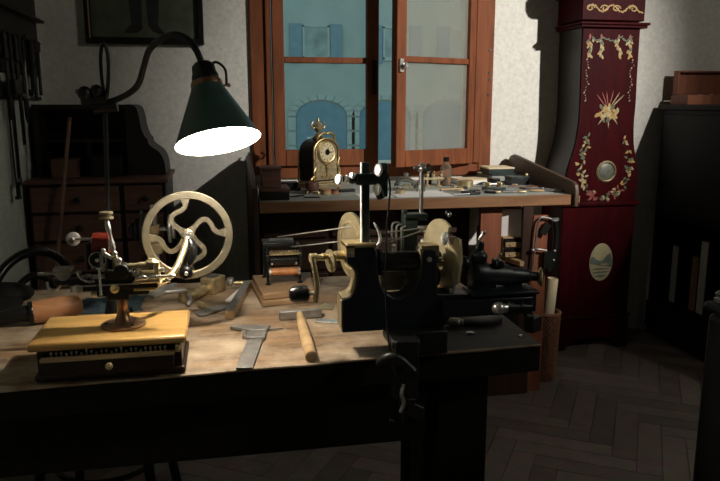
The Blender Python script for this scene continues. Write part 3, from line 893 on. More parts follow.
# ================================================================== DESK LAMP
lp = thing('desk_lamp', 'black swan-neck desk lamp with a green conical metal shade, switched on above the front workbench', 'lamp', (-.238, 1.46, TZ))
MB().lathe([(.050, 0), (.050, .008), (.040, .016), (.014, .022), (.010, .05), (.006, .06)], (-.238, 1.46, TZ), seg=32).build('base', 'iron', lp)
MB().cyl((-.238, 1.46, TZ + .05), (-.222, 1.46, 1.275), .0045, seg=12).build('post', 'iron', lp)
m = MB().tube([(-.2205, 1.46, 1.262), (-.2255, 1.46, 1.30), (-.2245, 1.46, 1.345), (-.218, 1.46, 1.367), (-.2115, 1.46, 1.345), (-.2135, 1.46, 1.30)], .0036, 8, 5, True)
m.build('ring_handle', 'iron', lp)
m = MB().box((-.242, 1.46, 1.262), (.030, .022, .022)).cyl((-.265, 1.46, 1.262), (-.217, 1.46, 1.262), .014).sphere((-.257, 1.448, 1.272), .014, 12).sphere((-.235, 1.448, 1.277), .012, 12).cyl((-.245, 1.46, 1.245), (-.20, 1.46, 1.250), .013)
m.tube([(-.269, 1.455, 1.271), (-.274, 1.455, 1.274), (-.271, 1.455, 1.279), (-.266, 1.455, 1.276)], .0013, 6, 4, True)
m.build('clamp', 'iron', lp, bevel=.002)
m = MB().tube([(-.244, 1.46, 1.248), (-.223, 1.46, 1.253), (-.183, 1.45, 1.268), (-.156, 1.431, 1.288), (-.141, 1.41, 1.321), (-.128, 1.39, 1.349), (-.106, 1.365, 1.366), (-.077, 1.345, 1.374), (-.054, 1.33, 1.364), (-.039, 1.318, 1.343), (-.030, 1.312, 1.317)], .0060, 12, 6)
m.build('swan_neck', 'iron', lp)
AX = Vector((.155, -.34, -.93)).normalized()
TOP = Vector((-.0245, 1.312, 1.286))
m = MB().lathe([(.008, -.042), (.015, -.040), (.0205, -.034), (.0215, -.022), (.0240, -.016), (.0245, .0), (.016, .02), (.010, .03)], TOP, AX, 24)
m.build('socket', 'black', lp)
MB().lathe([(.0275, -.004), (.0285, .0), (.0285, .012), (.0270, .015), (.0255, .012), (.0255, 0), (.0275, -.004)], TOP, AX, 32, cap=False).build('collar', 'bronze', lp)
SL = .107
# shade: outer enamel and white inner face, a real thickness between
sh = MB().lathe([(.0270, .002), (.030, .010), (.0752, SL - .001), (.0766, SL), (.0758, SL + .0012)], TOP, AX, 56, cap=False).build('shade', 'shade', lp)
MB().lathe([(.0100, .0035), (.0255, .0045), (.0285, .011), (.0738, SL - .001), (.0758, SL + .0012)], TOP, AX, 56, cap=False).build('shade_lining', 'white_enamel', sh)
q = TOP + AX * .004
sx = Vector((.93, .25, .08)).normalized()
m = MB().cyl(q + sx * .026, q + sx * .038, .0022, seg=10).sphere(q + sx * .040, .0038, 10)
m.build('thumb_screw', 'brass_dull', lp)
m = MB().tube([TOP + AX * -.036 + sx * .012, TOP + AX * -.041 + sx * .026, TOP + AX * -.026 + sx * .039, TOP + AX * .002 + sx * .036], .0024, 8, 5)
m.build('wire_guard', 'iron', lp)
bp = TOP + AX * .062
MB().lathe([(.010, .018), (.012, .026), (.018, .040), (.020, .052), (.017, .064), (.009, .072), (.001, .074)], TOP, AX, 24).build('bulb', 'bulb', lp)
pl = bpy.data.lights.new('lamp_light', 'POINT')
pl.energy = 5.0
pl.color = (1.0, 0.90, 0.77)
pl.shadow_soft_size = .009
po = bpy.data.objects.new('lamp_light', pl)
COL.objects.link(po)
po.location = TOP + AX * .100 - Vector((-.238, 1.46, TZ))
po.parent = lp

# ================================================================== LEFT END OF THE FRONT BENCH
# ---- cutter box
BT = .872
cbx = thing('cutter_box', 'honey-coloured wooden box with an open drawer of cutters, at the bench edge under the lamp', 'box', (-.19, 1.23, TZ))
m = MB()
m.b2((-.322, 1.152, .858), (-.072, 1.310, BT))
m.build('top_board', 'box_wood', cbx, bevel=.005)
m = MB().b2((-.312, 1.172, .812), (-.302, 1.300, .858)).b2((-.092, 1.172, .812), (-.082, 1.300, .858)).b2((-.302, 1.290, .812), (-.092, 1.300, .858)).b2((-.302, 1.172, .848), (-.092, 1.29, .858))
m.build('body', 'box_dark', cbx)
MB().b2((-.318, 1.166, TZ + .001), (-.076, 1.306, .813)).build('base_moulding', 'box_dark', cbx, bevel=.004)
dr = MB().b2((-.300, 1.150, .816), (-.094, 1.157, .846)).b2((-.300, 1.157, .816), (-.295, 1.285, .838)).b2((-.099, 1.157, .816), (-.094, 1.285, .838)).b2((-.295, 1.157, .816), (-.099, 1.285, .820)).build('drawer', 'box_dark', cbx, bevel=.001)
plabel(MB().b2((-.302, 1.146, .842), (-.092, 1.158, .847)).build('drawer_lip', 'pale_wood', dr), 'pale worn top edge of the drawer')
MB().lathe([(.003, 0), (.003, .006), (.006, .010), (.0055, .014), (.001, .016)], (-.195, 1.150, .832), (0, -1, 0), 14).build('knob', 'brass', dr)
MB().b2((-.090, 1.148, .846), (-.083, 1.172, .856)).build('runner', 'pale_wood', cbx)
for k in range(24):
    x = -.287 + .0078 * k
    hh = .848 + (.006 if k % 3 else .003) + (.003 if k % 7 == 0 else 0)
    tag(MB().lathe([(.0012, 0), (.0012, hh - .825), (.0022, hh - .824), (.0022, hh - .8205)], (x, 1.1615, .8202), seg=8).build('cutter', 'steel'),
        'tiny steel cutter standing in the open drawer of the wooden cutter box', 'cutter', 'small cutters in the drawer')

# ---- rounding-up machine on the box
MX, MY = -.182, 1.232
rm_ = thing('rounding_up_machine', 'brass and steel wheel-cutting machine with a big spoked brass wheel, on the wooden box', 'machine', (MX, MY, BT))
MB().lathe([(.038, 0), (.038, .003), (.034, .005), (.018, .0065), (.013, .012), (.0095, .022), (.0085, .034), (.010, .040), (.0085, .046), (.0085, .060)], (MX, MY, BT), seg=36).build('pillar', 'bronze', rm_)
m = MB()
for k in range(3):
    a = k * 2.1 - .9
    m.lathe([(.003, 0), (.003, .0015), (.001, .002)], (MX + .028 * math.cos(a), MY + .028 * math.sin(a), BT + .0052), seg=10)
m.build('base_screw', 'iron', rm_)
Z0 = .968
m = MB().b2((-.288, MY - .010, Z0 - .018), (-.150, MY + .012, Z0 - .008)).b2((-.262, MY - .013, Z0 - .030), (-.120, MY + .013, Z0 - .020)).b2((-.262, MY - .008, Z0 - .022), (-.15, MY + .010, Z0 - .014))
m.build('bed', 'iron', rm_, bevel=.002)
m = MB().b2((-.262, MY - .0145, Z0 - .0205), (-.150, MY - .010, Z0 - .0185)).b2((-.228, MY - .0125, Z0 - .0085), (-.168, MY - .008, Z0 - .0065)).b2((-.262, MY - .0145, Z0 - .030), (-.260, MY - .010, Z0 - .020))
m.build('bed_edge', 'steel', rm_)
m = MB().b2((-.288, MY - .012, Z0 + .006), (-.258, MY + .010, Z0 + .012)).lathe([(.0105, -.010), (.0105, .010)], (-.273, MY, Z0 + .000), (0, 1, 0), 20).cyl((-.315, MY, Z0 + .002), (-.245, MY, Z0 + .002), .0028)
m.b2((-.279, MY - .006, Z0 - .020), (-.267, MY + .006, Z0 + .004))
m.build('tailstock', 'steel_dull', rm_, bevel=.001)
m = MB().tube([(-.30, MY - .004, Z0 - .012), (-.296, MY - .01, Z0 - .022), (-.286, MY - .012, Z0 - .024), (-.278, MY - .008, Z0 - .018)], .0022, 8)
m.tube([(-.250, MY - .008, Z0 + .004), (-.244, MY - .012, Z0 - .006), (-.232, MY - .014, Z0 - .012), (-.222, MY - .012, Z0 - .012)], .0022, 8)
m.build('spring_lever', 'steel', rm_)
# headstock, dial, quills
m = MB().b2((-.206, MY - .013, Z0 - .012), (-.162, MY + .013, Z0 + .004)).lathe([(.013, -.014), (.013, .012)], (-.178, MY, Z0 + .002), (0, 1, 0), 22).b2((-.17, MY - .012, Z0 - .040), (-.135, MY + .012, Z0 - .022))
m.build('headstock', 'iron', rm_, bevel=.002)
m = MB().lathe([(.0145, 0), (.0145, .004), (.0125, .006)], (-.216, MY - .004, Z0 + .024), (0, -1, 0), 26).ring((-.216, MY - .011, Z0 + .024), (0, 1, 0), .0115, .0085, .002, 24)
m.build('dial', 'iron', rm_)
plabel(MB().sphere((-.216, MY - .012, Z0 + .024), .0035, 12).ring((-.216, MY - .010, Z0 + .024), (0, 1, 0), .0142, .0128, .002, 26).build('dial_cap', 'steel', rm_), 'bright steel rim and cap of the dial')
m = MB().lathe([(.0055, 0), (.0055, .002), (.0022, .003), (.0022, .046), (.0035, .048)], (-.213, MY - .016, Z0 + .012), (0, 0, -1), 12)
m.build('feed_screw', 'steel', rm_)
m = MB()
m.b2((-.160, MY - .012, Z0 - .006), (-.118, MY + .010, Z0 - .001)).b2((-.158, MY - .014, Z0 - .020), (-.122, MY + .010, Z0 - .013)).b2((-.124, MY - .012, Z0 - .022), (-.116, MY + .012, Z0 + .016)).b2((-.160, MY - .013, Z0 - .033), (-.122, MY + .010, Z0 - .026))
m.build('carriage', 'brass', rm_, bevel=.001)
m = MB().cyl((-.168, MY - .004, Z0 + .010), (-.128, MY - .004, Z0 + .010), .0050).cyl((-.150, MY - .004, Z0 + .010), (-.135, MY - .004, Z0 + .010), .0065).lathe([(.011, 0), (.012, .004), (.006, .009)], (-.128, MY, Z0 + .012), (0, 0, 1), 18)
m.build('quill', 'brass_pale', rm_)
m = MB().lathe([(.0042, 0), (.0042, .018), (.0034, .019), (.0034, .024), (.0042, .025), (.0042, .036), (.0030, .037), (.0030, .055), (.0038, .056), (.0038, .064), (.0015, .068)], (-.156, MY - .014, Z0 - .0095), (1, 0, .02), 14)
m.cyl((-.112, MY - .010, Z0 - .018), (-.098, MY - .010, Z0 - .018), .003).sphere((-.104, MY - .012, Z0 - .016), .004, 10)
m.build('cutter_spindle', 'steel', rm_)
m = MB().lathe([(.012, 0), (.0205, .004), (.0215, .012), (.0205, .022), (.0215, .030), (.012, .034)], (-.228, MY + .014, Z0 + .046), (1, 0, 0), 26)
m.build('drum', 'red_lac', rm_)
m = MB().b2((-.202, MY + .004, Z0 + .004), (-.194, MY + .020, Z0 + .060)).b2((-.236, MY + .004, Z0 + .004), (-.230, MY + .020, Z0 + .05))
m.build('drum_bracket', 'iron', rm_, bevel=.001)
m = MB().tube([(-.199, MY + .004, Z0 + .094), (-.196, MY - .002, Z0 + .076), (-.192, MY - .004, Z0 + .058), (-.190, MY - .006, Z0 + .040), (-.184, MY - .008, Z0 + .020), (-.182, MY - .008, Z0 + .008)], lambda t: .0026 + .0022 * math.sin(t * 9) ** 2, 10)
m.sphere((-.188, MY - .008, Z0 + .034), .0052, 10).sphere((-.205, MY - .010, Z0 + .040), .0045, 10).cyl((-.207, MY - .01, Z0 + .038), (-.192, MY - .010, Z0 + .026), .0035).sphere((-.181, MY - .010, Z0 + .022), .0055, 10)
m.build('adjusting_lever', 'steel', rm_)
for dz, rr in ((.094, .0115), (.102, .0110)):
    plabel(MB().lathe([(rr, -.002), (rr + .0006, 0), (rr, .002)], (-.199, MY + .004, Z0 + dz), (.04, 0, 1), 20).build('washer', 'brass_pale', rm_), 'bright stacked washer on the vertical post')
m = MB().cyl((-.266, MY + .075, 1.014), (-.232, MY + .052, 1.017), .0022)
m.build('belt_rod', 'steel_dull', rm_)
m = MB().lathe([(.010, -.003), (.0125, -.002), (.0125, .002), (.010, .003)], (-.270, MY + .078, 1.014), (.3, -.95, 0), 24).lathe([(.004, 0), (.003, .004), (.001, .006)], (-.270, MY + .075, 1.014), (.3, -.95, 0), 12)
m.build('guide_pulley', 'steel_dull', rm_)
m = MB().ring((-.150, MY - .0145, Z0 + .001), (0, 1, 0), .0060, .0025, .002, 18)
m.build('lock_nut', 'steel', rm_)
m = MB().lathe([(.0075, 0), (.0085, .0015), (.0085, .004), (.004, .006)], (-.250, MY - .014, Z0 - .024), (0, -1, 0), 18)
m.build('clamp_screw', 'steel', rm_)
m = MB().lathe([(.0065, 0), (.0075, .0015), (.0075, .005), (.003, .007)], (-.190, MY - .0135, Z0 - .026), (0, -1, 0), 18)
m.build('clamp_screw', 'brass', rm_)
m = MB().cyl((-.245, MY - .006, Z0 - .0045), (-.205, MY - .006, Z0 - .0045), .0026).cyl((-.238, MY - .006, Z0 - .0045), (-.230, MY - .006, Z0 - .0045), .0044)
m.build('slide_rod', 'steel', rm_)
m = MB().cyl((-.190, MY + .002, Z0 + .004), (-.190, MY + .002, Z0 + .022), .0034).lathe([(.006, 0), (.0068, .002), (.0068, .005), (.003, .007)], (-.190, MY + .002, Z0 + .022), (0, 0, 1), 16)
m.build('height_screw', 'brass_pale', rm_)
m = MB().b2((-.226, MY - .012, Z0 + .010), (-.205, MY + .010, Z0 + .016)).b2((-.212, MY - .014, Z0 + .004), (-.206, MY + .008, Z0 + .036))
m.build('index_bracket', 'steel_dull', rm_, bevel=.001)
m = MB().cyl((-.160, MY - .013, Z0 - .0165), (-.118, MY - .013, Z0 - .0165), .0022).cyl((-.122, MY - .006, Z0 + .002), (-.108, MY - .006, Z0 + .002), .0042)
m.build('carriage_screw', 'steel', rm_)
m = MB().b2((-.205, MY - .010, Z0 - .048), (-.168, MY + .010, Z0 - .030)).b2((-.222, MY - .006, Z0 - .042), (-.205, MY + .006, Z0 - .030))
m.build('saddle', 'iron', rm_, bevel=.002)
m = MB().lathe([(.005, 0), (.0062, .002), (.0062, .008), (.003, .010)], (-.222, MY, Z0 - .036), (-1, 0, 0), 16)
m.build('saddle_screw', 'steel', rm_)
# curved bow that carries the wheel
HX, HY, HZ = -.0735, 1.385, 1.000
bow = [(-.165, MY + .004, .936), (-.138, MY + .020, .934), (-.112, MY + .052, .936), (-.094, MY + .085, .951), (-.083, MY + .110, .972), (-.076, MY + .128, .990), (HX, HY - .014, HZ)]
MB().tube(bow, lambda t: .0056 + .0012 * t, 12, 8).build('bow', 'brass', rm_)
# the wheel
WN = Vector((.08, -1, .02)).normalized()
WU = Vector((1, .08, 0)).normalized()
WV = WN.cross(WU) * -1
if WV.z < 0: WV = -WV
RW = .0865
def wp(u, v, t=0):
    return Vector((HX, HY, HZ)) + WU * u + WV * v + WN * t
wheel = MB()
wheel.lathe([(RW * .835, -.003), (RW * .85, -.0042), (RW * .985, -.0042), (RW, -.003), (RW, .003), (RW * .985, .0042), (RW * .85, .0042), (RW * .835, .003), (RW * .835, -.003)], (HX, HY, HZ), WN, 72, cap=False)
base = [(-12, 8), (-34, 28), (-58, 52), (-62, 74), (-46, 92), (-20, 104), (-6, 122), (-5, 152)]
for k in range(4):
    a = -k * math.pi / 2
    pts = []
    for x, y in base:
        u, v = x / 180 * RW, y / 180 * RW
        pts.append(wp(u * math.cos(a) - v * math.sin(a), u * math.sin(a) + v * math.cos(a)))
    wheel.ribbon(pts, WN, lambda t: .0088 + .010 * max(0, abs(t - .5) - .36) * 7, .0066, 7)
wheel.lathe([(.012, -.008), (.012, .005), (.009, .008)], (HX, HY, HZ), WN, 24)
wheel.build('flywheel', 'wheel_brass', rm_)
m = MB().cyl(wp(0, 0, .006), wp(0, 0, .022), .0075).cyl(wp(.001, -.004, .020), wp(.003, -.015, .024), .0060, .0070)
m.build('hub_nut', 'steel', rm_)
m = MB().tube([wp(0, -.004, .020), wp(.004, -.018, .024), wp(.003, -.035, .028), wp(-.003, -.050, .032), wp(-.008, -.062, .034)], lambda t: .0062 + .006 * math.sin(min(1, t * 1.3) * math.pi), 14)
m.build('crank', 'black', rm_)
m = MB().lathe([(.0060, 0), (.0125, .004), (.0125, .022), (.0085, .027)], wp(-.008, -.064, .030), WN, 22)
m.build('crank_knob', 'black', rm_)
plabel(MB().sphere(wp(-.008, -.064, .057), .0045, 12).build('knob_cap', 'steel', rm_), 'shiny steel cap of the crank knob')

# ---- spindle stand behind it
TX, TY = -.172, 1.75
ss = thing('spindle_stand', 'steel bench stand with stacked step pulleys on a star-shaped foot, behind the big brass wheel', 'tool', (TX, TY, TZ))
pts = []
for k in range(10):
    a = R(-90) + k * math.pi / 5
    r_ = .080 if k % 2 == 0 else .040
    pts.append((TX + r_ * math.cos(a), TY - .03 + r_ * .8 * math.sin(a), TZ + .001))
MB().prism(pts, (0, 0, .010)).build('foot', 'steel', ss, bevel=.003)
MB().lathe([(.020, 0), (.014, .008), (.012, .02), (.0085, .03), (.0085, .095), (.0075, .10), (.0075, .20)], (TX, TY, TZ + .011), seg=20).build('column', 'steel', ss)
m = MB().box((TX + .002, TY, .905), (.030, .028, .026)).box((TX, TY, .952), (.024, .024, .022)).cyl((TX - .014, TY - .0, .912), (TX + .018, TY, .912), .012)
m.build('block', 'brass_dull', ss, bevel=.003)
MB().cyl((-.225, TY, .952), (-.118, TY, .952), .0048).build('spindle', 'steel', ss)
m = MB().lathe([(.010, 0), (.010, .004), (.018, .005), (.018, .011), (.014, .012), (.014, .015), (.028, .016), (.028, .023), (.022, .024), (.022, .027), (.044, .028), (.047, .031), (.044, .034)], (-.232, TY, .952), (1, 0, 0), 32)
m.build('step_pulley', 'iron', ss)
m = MB().lathe([(.014, 0), (.034, .002), (.036, .005), (.034, .008), (.020, .010), (.026, .012), (.026, .016), (.008, .018)], (-.140, TY, .952), (1, 0, 0), 32)
m.build('disc', 'steel', ss)

# blue-grey felt on the bench
m = MB()
random.seed(3)
fx0, fx1, fy0, fy1 = -.335, -.195, 1.56, 1.68
nx, ny = 14, 12
def fz(i, j):
    e = min(i, nx - i, j, ny - j)
    return TZ + .004 + .016 * min(e, 3) / 3 * (.6 + .4 * math.sin(i * 1.1 + j * .7)) 
vs = []
for lay in (0, 1):
    for i in range(nx + 1):
        for j in range(ny + 1):
            r_ = .010 * math.sin(i * 2.3 + j * 1.7)
            vs.append((fx0 + (fx1 - fx0) * i / nx + (r_ if j in (0, ny) else 0), fy0 + (fy1 - fy0) * j / ny + (r_ if i in (0, nx) else 0), TZ + .0008 if lay else fz(i, j)))
K = (nx + 1) * (ny + 1)
fs = []
for i in range(nx):
    for j in range(ny):
        a = i * (ny + 1) + j
        fs.append((a, a + ny + 1, a + ny + 2, a + 1))
        fs.append((K + a, K + a + 1, K + a + ny + 2, K + a + ny + 1))
for i in range(nx):
    for j in (0, ny):
        a, b = i * (ny + 1) + j, (i + 1) * (ny + 1) + j
        fs.append((a, b, K + b, K + a))
for j in range(ny):
    for i in (0, nx):
        a, b = i * (ny + 1) + j, i * (ny + 1) + j + 1
        fs.append((a, b, K + b, K + a))
m._add(vs, fs)
tag(m.build('felt_cloth', 'cloth', angle=70), 'crumpled blue-grey felt cloth lying on the bench behind the cutter box', 'cloth')

# turned wooden barrel handle with its dark tang
wh = thing('wooden_barrel_handle', 'big turned tan wooden barrel-shaped handle lying at the left end of the front bench', 'handle', (-.355, 1.52, TZ))
d = Vector((.10, .030, .004)).normalized()
p0 = Vector((-.405, 1.505, TZ + .0262))
MB().lathe([(.016, 0), (.0230, .001), (.0248, .02), (.0255, .045), (.0245, .070), (.0215, .090), (.0190, .098), (.014, .101)], p0, d, 36).build('barrel', 'leather', wh)
MB().lathe([(.0225, -.004), (.0240, -.002), (.0240, .004), (.0225, .006)], p0, d, 36).build('ferrule', 'black', wh)
MB().tube([p0 + d * -.002, p0 - d * .02 + Vector((0, 0, .001)), p0 - d * .05 + Vector((-.005, .01, -.004)), p0 - d * .09 + Vector((-.015, .02, -.009))], lambda t: .018 - .006 * t, 14).build('socket', 'iron', wh)
# dark leather pouch at the very left
lb = thing('leather_pouch', 'dark folded leather pouch lying at the far left edge of the front bench', 'pouch', (-.52, 1.62, TZ))
m = MB()
m.sphere((-.53, 1.60, TZ + .021), .085, 20, (1, 1.1, .24)).sphere((-.50, 1.66, TZ + .030), .06, 18, (1.1, .8, .42))
m.build('body', 'leather_black', lb)
MB().tube([(-.60, 1.56, TZ + .035), (-.54, 1.55, TZ + .042), (-.47, 1.58, TZ + .034)], .006, 8).build('fold', 'leather_black', lb)

# ================================================================== TOOLS IN THE MIDDLE OF THE BENCH
bt = thing('screw_head_tool', 'dull brass hand tool with a square hollow block end, lying behind the grey scraper', 'tool', (-.07, 1.68, TZ))
d = Vector((.085, .12, 0)).normalized(); n = Vector((-d.y, d.x, 0))
q0 = Vector((-.105, 1.60, TZ + .0155))
MB().lathe([(.004, 0), (.013, .004), (.0145, .012), (.013, .022), (.008, .026)], q0, d, 20).build('end_cap', 'brass_dull', bt)
MB().lathe([(.0085, 0), (.0125, .010), (.0145, .030), (.013, .055), (.009, .062), (.010, .074)], q0 + d * .024, d, 20).build('grip', 'brass_dull', bt)
rmz = Matrix.Rotation(math.atan2(d.y, d.x), 3, 'Z')
MB().box(q0 + d * .120 + Vector((0, 0, .005)), (.052, .040, .040), rmz).build('block', 'brass_dull', bt, bevel=.004)
MB().box(q0 + d * .120 + Vector((0, 0, .0255)), (.026, .020, .002), rmz).build('opening', 'black', bt)
MB().tube([q0 + d * .01 - n * .004 + Vector((0, 0, .006)), q0 + d * -.006 - n * .028, q0 + d * -.02 - n * .03 + Vector((0, 0, -.008))], .0055, 10).build('lever', 'steel_dull', bt)
sb = thing('hand_scraper', 'flat dark grey steel scraper blade lying in front of the brass hand tool', 'scraper', (-.04, 1.54, TZ))
d = Vector((.075, .062, 0)).normalized(); n = Vector((-d.y, d.x, 0)); c = Vector((-.038, 1.530, TZ))
pts = [c + d * u + n * v for u, v in ((-.046, -.012), (-.040, -.020), (-.030, -.022), (.034, -.016), (.046, -.006), (.048, .006), (.040, .012), (.008, .014), (-.004, .022), (-.012, .014), (-.040, .006))]
MB().prism([p + Vector((0, 0, .002)) for p in pts], (0, 0, .005)).build('blade', 'steel_dull', sb, bevel=.001)
MB().cyl(c + n * .014 + d * -.002 + Vector((0, 0, .006)), c + n * .050 + d * .006 + Vector((0, 0, .008)), .006).build('tang', 'brass_dull', sb)

bs = thing('polishing_stick', 'square pale wooden polishing stick with a grey face, lying left of the winding machine', 'stick', (.02, 1.59, TZ))
a_, b_ = Vector((.000, 1.462, TZ)), Vector((.048, 1.715, TZ))
d = (b_ - a_).normalized(); rmz = Matrix.Rotation(math.atan2(d.y, d.x), 3, 'Z'); n = Vector((-d.y, d.x, 0))
cc = (a_ + b_) / 2
MB().box(cc + Vector((0, 0, .0095)), ((b_ - a_).length, .018, .017), rmz).build('core', 'pale_wood', bs, bevel=.001)
MB().box(cc + Vector((0, 0, .0190)), ((b_ - a_).length - .004, .0178, .002), rmz).build('abrasive_strip', 'steel_dull', bs)
m = MB().box((.022, 1.655, TZ + .004), (.135, .020, .005), Matrix.Rotation(R(72), 3, 'Z'))
tag(m.build('ivory_strip', 'paper', bevel=.001), 'short white flat strip lying beside the polishing stick', 'strip')
br = thing('brass_lever', 'thin brass rod with a steel end knob, lying behind the polishing stick', 'rod', (.05, 1.745, TZ))
MB().cyl((.015, 1.752, TZ + .007), (.085, 1.742, TZ + .007), .005).build('rod', 'brass', br)
MB().lathe([(.008, 0), (.011, .004), (.011, .014), (.006, .018)], (-.003, 1.754, TZ + .0112), (1, -.1, 0), 16).build('knob', 'steel', br)

# calliper
cl = thing('vernier_calliper', 'grey steel vernier calliper lying near the front edge of the bench', 'calliper', (.03, 1.28, TZ))
d = Vector((.038, .222, 0)).normalized(); n = Vector((d.y, -d.x, 0))
o_ = Vector((.010, 1.163, TZ))
def cpt(u, v, z=0.002): return o_ + d * u + n * v + Vector((0, 0, z))
MB().prism([cpt(0, -.002), cpt(0, .027), cpt(.200, .027), cpt(.200, -.002)], (0, 0, .0035)).build('beam', 'steel_dull', cl, bevel=.0006)
MB().prism([cpt(.200, -.002), cpt(.200, .030), cpt(.232, .034), cpt(.236, .002), cpt(.232, -.042), cpt(.224, -.048), (cpt(.218, -.040))], (0, 0, .006)).build('fixed_jaw', 'steel_dull', cl, bevel=.0008)
MB().prism([cpt(.150, -.004), cpt(.150, .031), cpt(.192, .031), cpt(.192, -.002), cpt(.176, -.014), cpt(.160, -.014), cpt(.160, -.004)], (0, 0, .0075)).build('slider', 'steel_dull', cl, bevel=.0008)
m = MB().lathe([(.005, 0), (.005, .008)], cpt(.168, -.012, .0078), (0, 0, 1), 14)
m.build('lock_screw', 'steel', cl)
MB().cyl(cpt(.215, .031, .004), cpt(.222, .060, .004), .0016).build('depth_rod', 'steel_dull', cl)

# hammer
hm = thing('hammer', 'hammer with pale wooden handle and flat grey bar head, lying on the lit bench', 'hammer', (.15, 1.32, TZ))
a_, b_ = Vector((.1405, 1.176, TZ + .010)), Vector((.1475, 1.436, TZ + .012))
MB().lathe([(.006, 0), (.0105, .003), (.0115, .06), (.0105, .16), (.0085, .225), (.0070, .262)], a_, b_ - a_, 18).build('handle', 'pale_wood', hm)
MB().box((.1495, 1.440, TZ + .011), (.092, .016, .019), R(3)).build('head', 'steel_dull', hm, bevel=.002)
m = MB().prism([(.192, 1.50, TZ + .001), (.216, 1.535, TZ + .001), (.236, 1.528, TZ + .001), (.226, 1.486, TZ + .001)], (0, 0, .0015))
for v in m.bm.verts: v.co.z += .008 * max(0, 1 - abs(v.co.x - .204) * 60)
tag(m.build('brass_shim', 'brass_dull'), 'small curled brass shim lying in front of the winding machine', 'shim')
m = MB().box((.222, 1.395, TZ + .0025), (.090, .022, .003), R(-22))
tag(m.build('steel_rule', 'steel', bevel=.0005), 'short bright steel rule lying right of the hammer head', 'ruler')
m = MB().lathe([(.005, 0), (.005, .003)], (.2, 1.46, TZ + .0005), seg=12)
tag(m.build('washer', 'steel_dull'), 'tiny grey washer lying between the hammer and the brass shim', 'washer')

# ---- winding machine on its small double board
wm = thing('winding_machine', 'small iron coil-winding machine with a copper roller, on a double wooden board behind the hammer', 'machine', (.135, 1.64, TZ))
def quad(o, ins=0):
    q = [(.073, 1.537), (.199, 1.562), (.212, 1.740), (.056, 1.732)]
    c = (sum(x for x, y in q) / 4, sum(y for x, y in q) / 4)
    return [(x + (c[0] - x) * ins, y + (c[1] - y) * ins, o) for x, y in q]
MB().prism(quad(TZ + .0008), (0, 0, .0145)).build('lower_board', 'board', wm, bevel=.002)
MB().prism(quad(TZ + .0156, .05), (0, 0, .0155)).build('upper_board', 'board', wm, bevel=.003)
PB = TZ + .031
for x, y in ((.087, 1.625), (.178, 1.632), (.082, 1.700), (.180, 1.704)):
    MB().lathe([(.008, 0), (.008, .003), (.0042, .006), (.0042, .085), (.006, .088)], (x, y, PB), seg=14).build('post', 'iron', wm)
m = MB().prism([(.082, 1.612, .900), (.082, 1.612, .918), (.082, 1.640, .938), (.082, 1.690, .945), (.082, 1.715, .925), (.082, 1.715, .900), (.082, 1.690, .888), (.082, 1.64, .884)], (.010, 0, 0))
m.prism([(.174, 1.612, .890), (.174, 1.612, .915), (.174, 1.640, .932), (.174, 1.690, .936), (.174, 1.715, .920), (.174, 1.715, .895), (.174, 1.690, .880), (.174, 1.64, .872)], (.010, 0, 0))
m.b2((.075, 1.640, .935), (.165, 1.700, .947))
m.build('side_cheeks', 'iron', wm, bevel=.002)
MB().cyl((.094, 1.635, .898), (.172, 1.635, .898), .0155, seg=24).build('black_roller', 'black', wm)
MB().cyl((.096, 1.630, .866), (.172, 1.630, .866), .0115, seg=24).build('copper_roller', 'copper', wm)
m = MB().cyl((.090, 1.630, .866), (.096, 1.630, .866), .013).cyl((.172, 1.630, .866), (.178, 1.63, .866), .013)
m.build('roller_flange', 'steel', wm)
m = MB()
m.b2((.086, 1.618, .916), (.180, 1.634, .921))
for k in range(13):
    m.b2((.092 + .0066 * k, 1.616, .921), (.0955 + .0066 * k, 1.634, .9265))
m.build('toothed_bar', 'brass_dull', wm)
MB().cyl((.096, 1.680, .930), (.165, 1.680, .930), .021, seg=26).build('rear_drum', 'steel_dull', wm)
MB().sphere((.098, 1.616, .892), .0035, 10).sphere((.166, 1.616, .892), .0035, 10).build('screw', 'steel', wm)

for part in wm.children:
    if 'board' in part.name: continue
    for v in part.data.vertices:
        zz = v.co.z - (PB - TZ)
        v.co.z = (PB - TZ) + zz * .84
        v.co.x = -.005 + (v.co.x + .005) * .84

# ================================================================== LATHE IN FRONT AT THE RIGHT
MYA, MYB = 1.195, 1.245
lt = thing('bench_lathe', 'black cast-iron bench lathe with brass discs and tall post, clamped to the front bench', 'lathe', (.38, 1.22, TZ))
ol = [(.200, .845), (.200, .908), (.209, .909), (.218, .914), (.223, .923), (.226, .938), (.226, .955), (.220, .966), (.209, .974), (.208, .990), (.212, 1.001), (.258, 1.003),
      (.264, .990), (.265, .955), (.270, .932), (.280, .915), (.295, .905), (.310, .903), (.325, .910), (.338, .926), (.344, .945), (.346, .965), (.348, .992), (.373, .992), (.376, .970), (.378, .908), (.574, .902), (.574, .864), (.405, .864), (.392, .846)]
MB().prism([(x, MYA, z) for x, z in ol], (0, MYB - MYA, 0)).build('casting', 'iron_blue', lt, bevel=.0022)
m = MB().b2((.1985, MYA + .001, .850), (.1998, MYB - .001, .906)).ribbon([(.200, (MYA + MYB) / 2, .9088), (.2085, (MYA + MYB) / 2, .9098), (.2174, (MYA + MYB) / 2, .915), (.2221, (MYA + MYB) / 2, .924), (.2251, (MYA + MYB) / 2, .939), (.225, (MYA + MYB) / 2, .954), (.2194, (MYA + MYB) / 2, .9652), (.2082, (MYA + MYB) / 2, .9732)], (0, 1, 0), .0016, MYB - MYA - .004, 3)
plabel(m.build('lamplit_edge', 'brass_pale', lt), 'pale lamplit metal edge of the black casting')  # pale strip puts the lamplight on the casting's left edge into colour
m = MB().b2((.385, 1.18, .866), (.56, MYA, .898)).b2((.44, 1.18, .902), (.572, 1.24, .909))
m.build('bed_slide', 'iron_blue', lt, bevel=.002)
